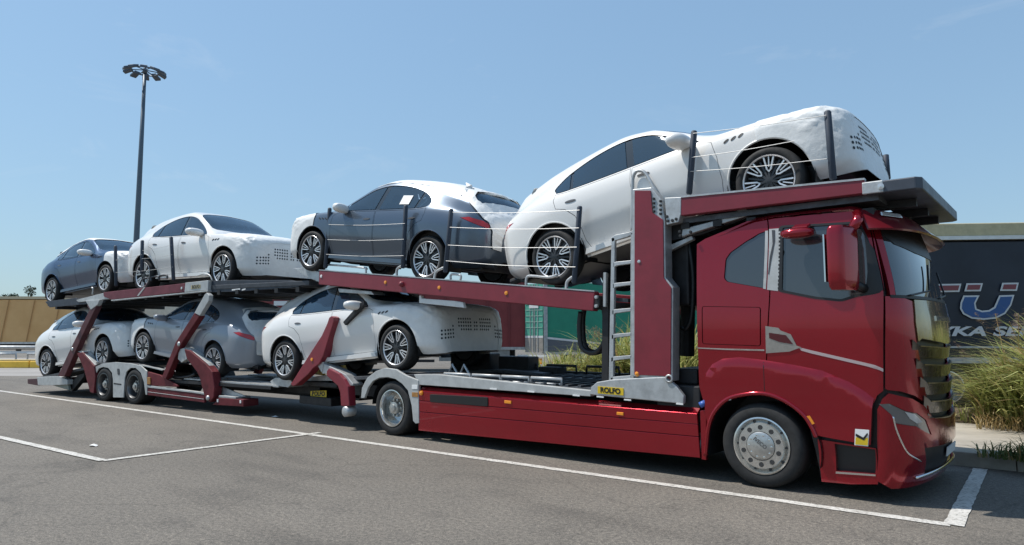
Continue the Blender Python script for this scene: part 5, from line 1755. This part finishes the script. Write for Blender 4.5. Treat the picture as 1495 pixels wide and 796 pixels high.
# painted bay lines, worn
m = bpy.data.materials.new('worn_road_paint'); m.use_nodes = True
nt = m.node_tree; bs = nt.nodes['Principled BSDF']; tc = nt.nodes.new('ShaderNodeTexCoord')
n1 = noise_chain(nt, tc, 3.0, 8, .7); n2 = noise_chain(nt, tc, 28, 6, .7)
c = ramp(nt, n1.outputs[0], [(.30, (.42, .40, .36)), (.55, (.56, .54, .50)), (.75, (.64, .62, .58))]).outputs[0]
w = ramp(nt, n2.outputs[0], [(.38, (.34, .33, .32)), (.50, (1, 1, 1)), (1, (1, 1, 1))]).outputs[0]
nt.links.new(mixc(nt, .8, c, w, 'MULTIPLY'), bs.inputs['Base Color'])
bs.inputs['Roughness'].default_value = .75
ROADP = m
STZ = [.004]
def strip(name, a, b, w0, w1=None):
    STZ[0] += .002
    a, b = np.array(a, float), np.array(b, float); w1 = w1 or w0
    t = b - a; L = np.linalg.norm(t[:2]); t = t / L; s = np.array([-t[1], t[0], 0])
    n = max(6, int(L / .12)); rs = np.random.RandomState(int(abs(a[0] * 10)) + 3)
    V, F = [], []
    for i in range(n + 1):
        k = i / n; ww = (w0 * (1 - k) + w1 * k) / 2
        c = a + (b - a) * k
        V += [c + s * (ww + rs.uniform(-.006, .006)), c - s * (ww + rs.uniform(-.006, .006))]
    for v in V: v[2] = STZ[0]
    for i in range(n):
        F.append((2 * i, 2 * i + 1, 2 * i + 3, 2 * i + 2))
    o = new(name, V, F, ROADP)
    return tag(o, kind='structure')
l0, l1 = G(-40, 572 - .1408 * 40 - 1), G(1388, 767)
strip('bay_line', l0 + (l0 - l1) * .6, l1, .125)
e0, e1 = (G(1380, 768) + G(1404, 768)) / 2, (G(1418, 688) + G(1443, 688)) / 2
strip('bay_line', e0 + np.array([0, -.0, 0]), e1 + (e1 - e0) * .05, .145)
k0 = G(150, 673.5)
strip('bay_line', k0, G(467, 632.5), .12)
strip('bay_line', k0 + (G(0, 639.5) - k0) * 3, k0, .12)

# kerb and pavement beyond the truck
KY, KZ, KB = 2.80, .17, 6.1
conc = mat('kerb_concrete', (.36, .33, .28), .85, var=.35, vscale=2.2, bump=.25, bscale=30)
pv = MB().box((-9.0, KY + .16, -.05), (14.0, KB, KZ - .004)).build('pavement', mat('pavement_concrete', (.40, .36, .30), .88, var=.30, vscale=1.4, bump=.25, bscale=35))
tag(pv, kind='structure')
x = -9.0
while x < 14:
    o = MB().box((x + .004, KY, -.05), (x + .996, KY + .155, KZ)).build('kerb_stone', conc, pv, bevel=.012, local=True)
    x += 1.0
soil = MB()
V, F = [], []
rs = np.random.RandomState(5)
nx, ny = 60, 10
for i in range(nx + 1):
    for j in range(ny + 1):
        V.append((-9 + 23 * i / nx, KB + 2.6 * j / ny, KZ - .01 + .10 * math.sin(math.pi * j / ny) + rs.uniform(-.02, .03)))
for i in range(nx):
    for j in range(ny):
        F.append((i * (ny + 1) + j, (i + 1) * (ny + 1) + j, (i + 1) * (ny + 1) + j + 1, i * (ny + 1) + j + 1))
so = new('verge_soil', V, F, mat('dry_soil', (.13, .095, .055), .95, var=.5, vscale=3, bump=.4), smooth=True)
tag(so, kind='structure')
# asphalt at the far left, its sunlit look painted as a paler sheet
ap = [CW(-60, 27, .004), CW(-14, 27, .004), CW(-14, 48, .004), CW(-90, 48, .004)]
tag(new('lit_ground_sheet', ap, [(0, 1, 2, 3)], mat('lit_asphalt_tone', (.30, .28, .26), .9, var=.25, vscale=.4, bump=.1)), kind='structure')

# ---- grasses
def leafmat(name, c1, c2):
    m = bpy.data.materials.new(name); m.use_nodes = True
    nt = m.node_tree; b = nt.nodes['Principled BSDF']
    at = nt.nodes.new('ShaderNodeAttribute'); at.attribute_name = 'tone'
    nt.links.new(mixc(nt, at.outputs['Fac'], c1, c2), b.inputs['Base Color'])
    b.inputs['Roughness'].default_value = .55
    tr = nt.nodes.new('ShaderNodeBsdfTranslucent')
    nt.links.new(mixc(nt, at.outputs['Fac'], c1, c2), tr.inputs[0])
    ms = nt.nodes.new('ShaderNodeMixShader'); ms.inputs[0].default_value = .3
    nt.links.new(b.outputs[0], ms.inputs[1]); nt.links.new(tr.outputs[0], ms.inputs[2])
    nt.links.new(ms.outputs[0], nt.nodes['Material Output'].inputs[0])
    return m
GRASS = leafmat('reed_blades', (.21, .27, .06), (.54, .53, .21))
STRAW = leafmat('dry_straw', (.34, .22, .09), (.46, .36, .17))
PLUME = leafmat('seed_heads', (.26, .17, .13), (.38, .29, .20))
def grass_clump(name, label, boxes, seed, dens_, hmin, hmax, mats=GRASS, lean=.5, width=.016, segs=6, plumes=0):
    rs = np.random.RandomState(seed)
    V, F, T_ = [], [], []
    mi = []
    for (x0, x1, y0, y1, hk) in boxes:
        n = int((x1 - x0) * (y1 - y0) * dens_)
        for _ in range(n):
            px, py = rs.uniform(x0, x1), rs.uniform(y0, y1)
            h = rs.uniform(hmin, hmax) * hk * (1 - .25 * rs.rand())
            a = rs.uniform(0, 2 * math.pi); l = rs.uniform(.15, lean) * h
            d = np.array([math.cos(a), math.sin(a), 0]); s = np.array([-d[1], d[0], 0])
            w = width * rs.uniform(.6, 1.3); tone = rs.rand()
            isd = rs.rand() < .18
            k0 = len(V)
            for i in range(segs + 1):
                t = i / segs
                c = np.array([px, py, KZ - .02]) + d * l * t ** 2.2 * 1.4 + np.array([0, 0, h * (t - .28 * t ** 3 * (l / h) * 2)])
                ww = w * (1 - t) ** .6 * (.6 + .4 * min(1, t * 4)) + .0008
                V += [c + s * ww, c - s * ww]; T_ += [tone, tone]
            for i in range(segs):
                F.append((k0 + 2 * i, k0 + 2 * i + 1, k0 + 2 * i + 3, k0 + 2 * i + 2)); mi.append(1 if isd else 0)
    for _ in range(plumes):
        x0, x1, y0, y1, hk = boxes[rs.randint(len(boxes))]
        px, py = rs.uniform(x0, x1), rs.uniform(y0, y1); h = hmax * hk * rs.uniform(.95, 1.12)
        a = rs.uniform(0, 6.28); d = np.array([math.cos(a), math.sin(a), 0])
        for i in range(4):
            pass
        k0 = len(V); s = np.array([-d[1], d[0], 0])
        for i in range(7):
            t = i / 6
            c = np.array([px, py, KZ]) + d * .25 * h * t ** 2 + np.array([0, 0, h * t])
            V += [c + s * .005, c - s * .005]; T_ += [.5, .5]
        for i in range(6):
            F.append((k0 + 2 * i, k0 + 2 * i + 1, k0 + 2 * i + 3, k0 + 2 * i + 2)); mi.append(1)
        top = c; ax = d * .45 + np.array([0, 0, .85])
        for _b in range(46):
            t = rs.rand(); q = top - ax * .34 * t
            e = rs.normal(size=3); e[2] = abs(e[2]) * .2 - .15; e /= np.linalg.norm(e)
            ln = .05 + .09 * t
            k0 = len(V); o2 = np.cross(e, ax); o2 /= np.linalg.norm(o2) + 1e-9
            V += [q + o2 * .006, q - o2 * .006, q + e * ln]; T_ += [rs.rand()] * 3
            F.append((k0, k0 + 1, k0 + 2)); mi.append(2)
    me = bpy.data.meshes.new(name)
    me.from_pydata([tuple(v) for v in V], [], F)
    for m_ in (mats, STRAW, PLUME): me.materials.append(m_)
    at = me.attributes.new('tone', 'FLOAT', 'POINT'); at.data.foreach_set('value', np.array(T_, 'f'))
    me.polygons.foreach_set('material_index', np.array(mi, 'i'))
    o = bpy.data.objects.new(name, me); COL.objects.link(o)
    return tag(o, label, 'grass', kind='stuff')
cR = G(1460, 622, KZ)
grass_clump('tall_grass', 'tall green reed grass with seed heads on the verge beside the dark blue trailer',
            [(cR[0] - .30, cR[0] + .25, 6.1, 7.6, .62), (cR[0] + .10, cR[0] + .7, 5.7, 7.4, .88), (cR[0] + .6, cR[0] + 2.2, 5.2, 7.4, 1.22), (cR[0] + 2.2, cR[0] + 6.5, 5.6, 7.2, 1.1)], 11, 1500, .45, 1.95, plumes=42, width=.024, lean=.95)
grass_clump('dry_grass', 'short dry straw at the foot of the tall verge grass', [(cR[0] - .25, cR[0] + 1.8, 5.35, 6.2, 1)], 12, 420, .12, .5, STRAW, .9, .008, 4)
cK = G(1450, 684, 0)
grass_clump('kerb_weed', 'green weeds growing against the kerb in front of the cab', [(cK[0] - .12, cK[0] + .7, KY - .22, KY + .02, 1), (cK[0] + .25, cK[0] + .7, KY - .3, KY + .15, 1.5)], 13, 900, .10, .32, leafmat('weed_leaves', (.07, .12, .03), (.16, .19, .06)), 1.1, .010, 4)
a, b_ = S(880, 540, 7.0)[0], S(1015, 540, 7.0)[0]
grass_clump('verge_grass', 'tall yellow green grass growing behind the truck ladder', [(S(805, 540, 6.9)[0], S(870, 540, 6.9)[0], 6.2, 7.4, .85), (S(865, 540, 6.9)[0], S(900, 540, 6.9)[0], 6.2, 7.6, .9), (S(893, 540, 6.9)[0], b_ + .1, 6.2, 7.6, 1.30)], 14, 800, .6, 1.80, plumes=10, width=.024, lean=.85)
grass_clump('verge_tuft', 'low weeds on the pavement edge under the dark blue trailer', [(G(1395, 612, KZ)[0] - .15, G(1420, 612, KZ)[0] + .05, 6.1, 6.6, 1)], 15, 300, .15, .5, GRASS, .8, .012, 4)

# ---- distant trailers
def box_trailer(name, label, r0, d0, ang, L, H, side, floor=.95, rear=None, rearmat=None, toprail=None, width=2.5):
    """semi-trailer: near long side starts at (r0, d0) from the viewpoint and runs L metres at angle ang; the rear doors are at its start"""
    p0 = CW(r0, d0)
    ex = CW(r0 + math.cos(ang), d0 + math.sin(ang)) - p0; ez = np.array([0, 0, 1.0]); ey = np.cross(ez, ex)
    if np.dot(ey, CW(r0, d0 + 1) - p0) < 0: ey = -ey
    t = thing(name, label, 'trailer', p0)
    W = lambda x, y, z: p0 + ex * x + ey * y + ez * z
    def bx(nm, x0, x1, y0, y1, z0, z1, m, bev=.0, parent=None):
        P = [W(x0, y0, z0), W(x1, y0, z0), W(x1, y1, z0), W(x0, y1, z0), W(x0, y0, z1), W(x1, y0, z1), W(x1, y1, z1), W(x0, y1, z1)]
        return MB().hexa(P).build(nm, m, parent or t, bevel=bev)
    bx('load_box', 0.03, L, .03, width - .03, floor + .1, H - .03, side)
    bx('floor_rail', 0, L, 0, width, floor, floor + .12, toprail or silver)
    bx('chassis', .8, L - .5, .75, 1.75, floor - .35, floor - .02, dark)
    for x in (1.6, 2.95, 4.3):
        for s, y in ((1, .05), (-1, width - .05)):
            w_ = truck_wheel(W(x, y, .50), .50, True, t, .36)
            w_.rotation_euler = (0, 0, math.atan2(ex[1], ex[0]) + (0 if s > 0 else math.pi))
    return t, W, bx, ex, ey
# dark blue curtain trailer with the big lettering
navy = mat('navy_curtain', (.010, .016, .032), .5, 0, .1, var=.3, vscale=1.2, bump=.08, bscale=2)
creamm = mat('cream_headboard', (.55, .48, .30), .6, var=.2)
tt, W, bx, ex, ey = box_trailer('curtain_trailer', 'dark blue curtain-sided trailer with large red and blue lettering', 6.3, 14.95, -R(5.5), 13.6, 3.62, navy, 1.0)
bx('roof_rail', 0, 13.6, -.02, 2.5, 3.64, 3.72, whitep)
bx('roof_panel', 0, 13.6, .0, 2.5, 3.72, 4.0, creamm, .02)
bx('curtain_pole', 0, 13.6, -.03, .0, 1.32, 1.36, silver)
bx('side_guard', 4.6, 13.0, .0, .05, .55, .68, darkgrey); bx('side_guard', 4.6, 13.0, .0, .05, .80, .88, darkgrey)
def on_side(px, py):
    d = _ray(px, py); p0 = np.array(tt.location); nrm = ey
    s = np.dot(p0 - CAMP, nrm) / np.dot(d, nrm)
    q = CAMP + s * d - p0
    return np.dot(q, ex), q[2]
def side_shape(name, P, m, lift, parent):
    V = [W(x, -lift, z) for x, z in P]
    return MB().prism(V, -ey * .006).build(name, m, parent)
outl = mat('letter_outline', (.62, .63, .64), .5); lred = mat('letter_red', (.22, .055, .065), .5); lblue = mat('letter_blue', (.030, .095, .26), .5)
Zt = lambda pts: [on_side(*p) for p in Zm(1250, 300, 3.98, pts)]
def letter(name, pts, fillm):
    P = Zt(pts)
    o = side_shape(name, P, outl, .004, tt)
    side_shape('letter_fill', shrink_poly(P, .035), fillm, .012, o)
letter('letter_t_bar', [(300, 460), (610, 455), (598, 503), (295, 508)], lred)
letter('letter_t_stem', [(400, 525), (490, 525), (455, 665), (370, 665)], lblue)
letter('letter_u_dot', [(640, 453), (735, 452), (722, 499), (627, 500)], lred)
letter('letter_u_dot', [(848, 450), (943, 449), (932, 497), (835, 497)], lred)
ub = [(622, 524), (715, 523), (692, 570), (698, 600), (730, 612), (770, 608), (800, 590), (830, 523), (918, 520), (900, 580), (865, 630), (810, 658), (740, 665), (670, 658), (620, 632), (602, 600), (605, 565)]
letter('letter_u', ub, lblue)
p = Zt([(760, 735)])[0]
c = W(p[0] + .05, -.006, p[1])
p = on_side(1436, 484.5)
put_text('trailer_lettering', 'YKA SER', .27, W(p[0], -.008, p[1]), ex, (0, 0, 1), outl, tt, shear=.25, bold=.010, width=1.93)
p = Zt([(940, 720)])[0]

# red box trailer and green trailer seen under the upper deck
redbox = mat('red_container', (.24, .035, .035), .55, var=.25, vscale=1.0, bump=.1, bscale=3)
t2, W, bx, ex, ey = box_trailer('red_trailer', 'dull red box trailer parked beyond the lower deck', -13.0, 30.6, -R(2.0), 13.6, 3.95, redbox, .95, width=2.5)
for k in range(14):
    bx('side_post', .5 + k * .95, .56 + k * .95, -.02, .02, 1.1, 3.85, mat('red_container_post', (.19, .028, .030), .55))
bx('side_sign', 2.4, 3.1, -.03, .0, 2.9, 3.1, paperm)
bx('under_box', 9.8, 12.9, .05, .5, .45, .95, mat('pale_locker', (.30, .30, .28), .6, var=.3))
bx('under_shade_box', .6, 5.6, .02, .4, .32, .94, dark); bx('side_guard', 5.8, 9.6, .0, .06, .40, .52, dark); bx('side_guard', 5.8, 9.6, .0, .06, .68, .80, dark); bx('under_shade_core', 6.0, 8.2, .5, 1.9, .35, .9, dark)  # dark boxes and guards added to stand in for shade underneath
greenm = mat('green_side', (.022, .27, .165), .5, var=.2, vscale=.8)
g2 = mat('green_door', (.10, .42, .30), .5, var=.3, vscale=6)
t3, W, bx, ex, ey = box_trailer('green_trailer', 'green and grey box trailer with barred rear doors beside the red trailer', 1.42, 29.4, R(1.0), 13.0, 3.85, greenm, .76, width=2.5)
def tri_side(nm, P, m, lift=.006):
    return MB().prism([W(x, -lift, z) for x, z in P], -ey * .01).build(nm, m, t3)
tri_side('grey_band', [(0.0, .90), (8, .90), (8, .95), (2.4, 1.18), (0.0, 1.42)], mat('slate_band', (.11, .12, .14), .5))
tri_side('white_stripe', [(0.0, 1.43), (2.4, 1.19), (8, .96), (8, 1.03), (2.4, 1.27), (0, 1.52)], whitep)
bx('under_shade_box', 2.6, 7.0, .3, 2.0, .2, .74, dark)  # dark box added in place of shadow below the floor
bx('corner_post', -.06, .10, -.03, .08, .80, 3.85, silver)
put_text('side_lettering', 'arra', .32, W(2.4, -.03, 1.02), ex, (0, 0, 1), outl, t3, bold=.01, width=.75)
# rear doors: an end wall that faces the lot at an angle
q0 = W(-.06, 0, 0); q1 = CW(.58, 30.0)
dx = q0 - q1; dn = np.linalg.norm(dx); dx /= dn
nrm = np.array([-dx[1], dx[0], 0]);
if np.dot(nrm, CAMP - q0) < 0: nrm = -nrm
def rear(nm, x0, x1, z0, z1, m, lift=0.0, th=.03):
    P = [q1 + dx * x0 * dn + np.array([0, 0, z0]), q1 + dx * x1 * dn + np.array([0, 0, z0]), q1 + dx * x1 * dn + np.array([0, 0, z1]), q1 + dx * x0 * dn + np.array([0, 0, z1])]
    return MB().prism([p + nrm * lift for p in P], nrm * th).build(nm, m, t3)
rear('rear_door', 0.02, .49, 1.55, 3.8, g2); rear('rear_door', .51, .97, 1.55, 3.8, g2)
rear('door_lower', .02, .49, .85, 1.47, mat('door_beige', (.36, .33, .29), .6, var=.3)); rear('door_lower', .51, .97, .85, 1.47, MATS['door_beige'])
rear('door_stripe', .02, .97, 1.47, 1.56, whitep, .004)
for x in (.30, .46, .54, .70):
    rear('lock_bar', x - .012, x + .012, .85, 3.8, silver, .03, .02)
for z in (1.9, 2.15, 2.4, 2.65, 2.9, 3.15):
    rear('hinge_strap', .05, .95, z, z + .03, mat('pale_green_bar', (.30, .50, .40), .5), .032, .012)
rear('door_sign', .25, .75, 2.75, 2.98, whitep, .05, .01)
rear('bumper_bar', -.35, 1.2, .66, .74, whitep, .05, .06)
for x, m_ in ((.2, redlens), (.42, MATS['coupling_blue']), (.62, redlens), (.85, orange)):
    rear('rear_lamp', x - .08, x + .08, .35, .6, m_, .04, .04)

# tan curtain trailer far left and a white one beyond it
tan = bpy.data.materials.new('tan_curtain'); tan.use_nodes = True
nt = tan.node_tree; bs = nt.nodes['Principled BSDF']; tc = nt.nodes.new('ShaderNodeTexCoord')
nz = noise_chain(nt, tc, .8, 4, .6)
nt.links.new(ramp(nt, nz.outputs[0], [(.3, (.56, .32, .12)), (.7, (.66, .40, .17))]).outputs[0], bs.inputs['Base Color'])
bs.inputs['Roughness'].default_value = .6
t4, W, bx, ex, ey = box_trailer('tan_trailer', 'tan curtain-sided trailer parked behind the yellow barrier', -38.5, 41.0, R(3.0), 13.6, 3.75, tan, 1.05)
bx('roof_rail', 0, 13.6, -.03, 2.5, 3.76, 3.92, mat('tan_rail', (.50, .42, .28), .6))
for k in range(9):
    a = W(.6 + k * 1.5, -.03, 3.7); b_ = W(.25 + k * 1.5, -.03, 1.2)
    MB().tube([a, b_], .025, 5).build('curtain_fold', mat('tan_fold', (.40, .22, .08), .6), t4)
bx('side_guard', 4.6, 13.0, .0, .05, .50, .62, whitep); bx('side_guard', 4.6, 13.0, .0, .05, .85, .95, whitep)
t5, W, bx, ex, ey = box_trailer('white_trailer', 'white box trailer far behind the rear car, beyond the tan trailer', -27.4, 46.5, R(2.0), 9.0, 3.85, mat('cream_box', (.62, .58, .48), .6, var=.15), 1.0)

# ---- yellow barrier, steel rail
t = thing('yellow_barrier', 'yellow painted kerb barrier in front of the tan trailer', 'barrier', CW(-30, 33.5))
yb = mat('barrier_yellow', (.95, .58, .07), .6, var=.2, vscale=2)
for k in range(7):
    a, b_ = CW(-31 + k * 1.9, 33.6, .16), CW(-31 + k * 1.9 + 1.86, 33.6, .16)
    MB().bar(a, b_, .25, .32).build('barrier_block', yb, t, bevel=.03)
    MB().bar(a + np.array([0, 0, .20]), b_ + np.array([0, 0, .20]), .16, .08).build('barrier_cap', mat('barrier_cap_pale', (.62, .45, .16), .6), t, bevel=.02)
t = thing('steel_rail', 'low steel tube rail behind the yellow barrier', 'railing', CW(-30, 36))
MB().tube([CW(-36, 36, .95), CW(-20, 36, .95)], .09, 8).build('rail', silver, t, True)
for k in range(5):
    MB().tube([CW(-27.2 + 2.2 * k, 35.6, .0), CW(-27.2 + 2.2 * k, 35.6, .62), CW(-25.6 + 2.2 * k, 35.6, .62), CW(-25.6 + 2.2 * k, 35.6, 0)], .06, 8).build('hoop', silver, t, True)

# ---- high mast lamp
mb_ = CW(-.553 * 60, 60)
mast = thing('lamp_mast', 'tall grey lighting mast with a ring of floodlights', 'street lamp', mb_)
_q = _ray(202, 104); Hm = 1.6 + 60 * _q[2] / (_q[0] * XD + _q[1] * YD)
MB().tube([mb_ + np.array([0, 0, z]) for z in (0, Hm * .33, Hm * .66, Hm)], [.30, .25, .20, .14], 14).build('pole', mat('mast_grey', (.10, .13, .16), .5, .3), mast, True)
hd = MB()
ring = [mb_ + np.array([1.15 * math.cos(a), 1.15 * math.sin(a), Hm]) for a in np.linspace(0, 2 * math.pi, 25)]
hd.tube(ring, .07, 6)
for k in range(6):
    a = k * math.pi / 3
    MB().bar(mb_ + np.array([0, 0, Hm + .1]), mb_ + np.array([1.15 * math.cos(a), 1.15 * math.sin(a), Hm]), .07, .07).build('ring_arm', mat('mast_grey', (.10, .13, .16), .5, .3), mast)
hd.build('lamp_ring', MATS['mast_grey'], mast)
MB().tube([mb_ + np.array([0, 0, Hm - .2]), mb_ + np.array([0, 0, Hm + .45])], [.22, .10], 10).build('mast_head', MATS['mast_grey'], mast, True)
for k in range(10):
    a = 2 * math.pi * (k + .3) / 10
    c = mb_ + np.array([1.40 * math.cos(a), 1.40 * math.sin(a), Hm - .12])
    o = MB().prism([c + np.array([u * math.cos(a) - v * math.sin(a), u * math.sin(a) + v * math.cos(a), -.12 * (u / .3)]) for u, v in ((-.32, -.25), (.36, -.29), (.36, .29), (-.32, .25))], (0, 0, .20)).build('floodlight', mat('floodlight_housing', (.08, .10, .13), .5), mast, bevel=.03)

# ---- tree beyond the tan trailer
def tree(name, label, base, h, rad, seed, nleaf=2600):
    t = thing(name, label, 'tree', base)
    rs = np.random.RandomState(seed)
    tr = MB().tube([base, base + np.array([.1, 0, h * .35]), base + np.array([-.05, .1, h * .62])], [.22, .17, .08], 8)
    cl = []
    for k in range(16):
        a = rs.uniform(0, 6.28); rr = rad * rs.uniform(.25, .95)
        c = base + np.array([rr * math.cos(a), rr * math.sin(a), h * rs.uniform(.45, .98) - rr * .25])
        cl.append((c, rad * rs.uniform(.22, .42)))
        tr.tube([base + np.array([0, 0, h * .4]), lerp(base + np.array([0, 0, h * .5]), c, .6), c], [.08, .045, .02], 5)
    tr.build('trunk', mat('bark', (.09, .07, .05), .9), t)
    V, F = [], []
    for _ in range(nleaf):
        c, r = cl[rs.randint(len(cl))]
        d = rs.normal(size=3); d /= np.linalg.norm(d); p = c + d * r * rs.rand() ** .4
        u = rs.normal(size=3); u /= np.linalg.norm(u); v = np.cross(u, rs.normal(size=3)); v /= np.linalg.norm(v)
        s = rs.uniform(.06, .14); k = len(V)
        V += [p - u * s, p + v * s * .5, p + u * s, p - v * s * .5]; F.append((k, k + 1, k + 2, k + 3))
    new('crown', V, F, mat('far_leaves', (.05, .075, .030), .6, var=.5, vscale=.8), t)
    return t
tree('broadleaf_tree', 'dark leafy tree rising above the tan trailer', CW(-.716 * 62, 62), 6.2, 1.5, 3, 3500)
tree('broadleaf_tree', 'bushy tree standing behind the dark blue curtain trailer\'s front', CW(26, 40), 6, 2.5, 4)
# wooded rise along the skyline
# ---- litter
def litter(px, py, s, seed, label):
    rs = np.random.RandomState(seed); c = G(px, py, .006)
    n = 7
    V = [c + np.array([s * math.cos(6.28 * k / n) * rs.uniform(.6, 1.1), s * .7 * math.sin(6.28 * k / n) * rs.uniform(.6, 1.1), rs.uniform(0, .02)]) for k in range(n)] + [c + np.array([0, 0, .03])]
    o = new('paper_scrap', V, [(k, (k + 1) % n, n) for k in range(n)], paperm)
    tag(o, label, 'litter')
litter(137, 651, .10, 1, 'white paper scrap lying inside the corner of the empty bay')
litter(402, 609, .10, 2, 'white paper scrap in the shade under the trailer drawbar')
for k, (px, py) in enumerate(((939, 655), (356, 620), (382, 638), (113, 757), (1117, 743))):
    pass
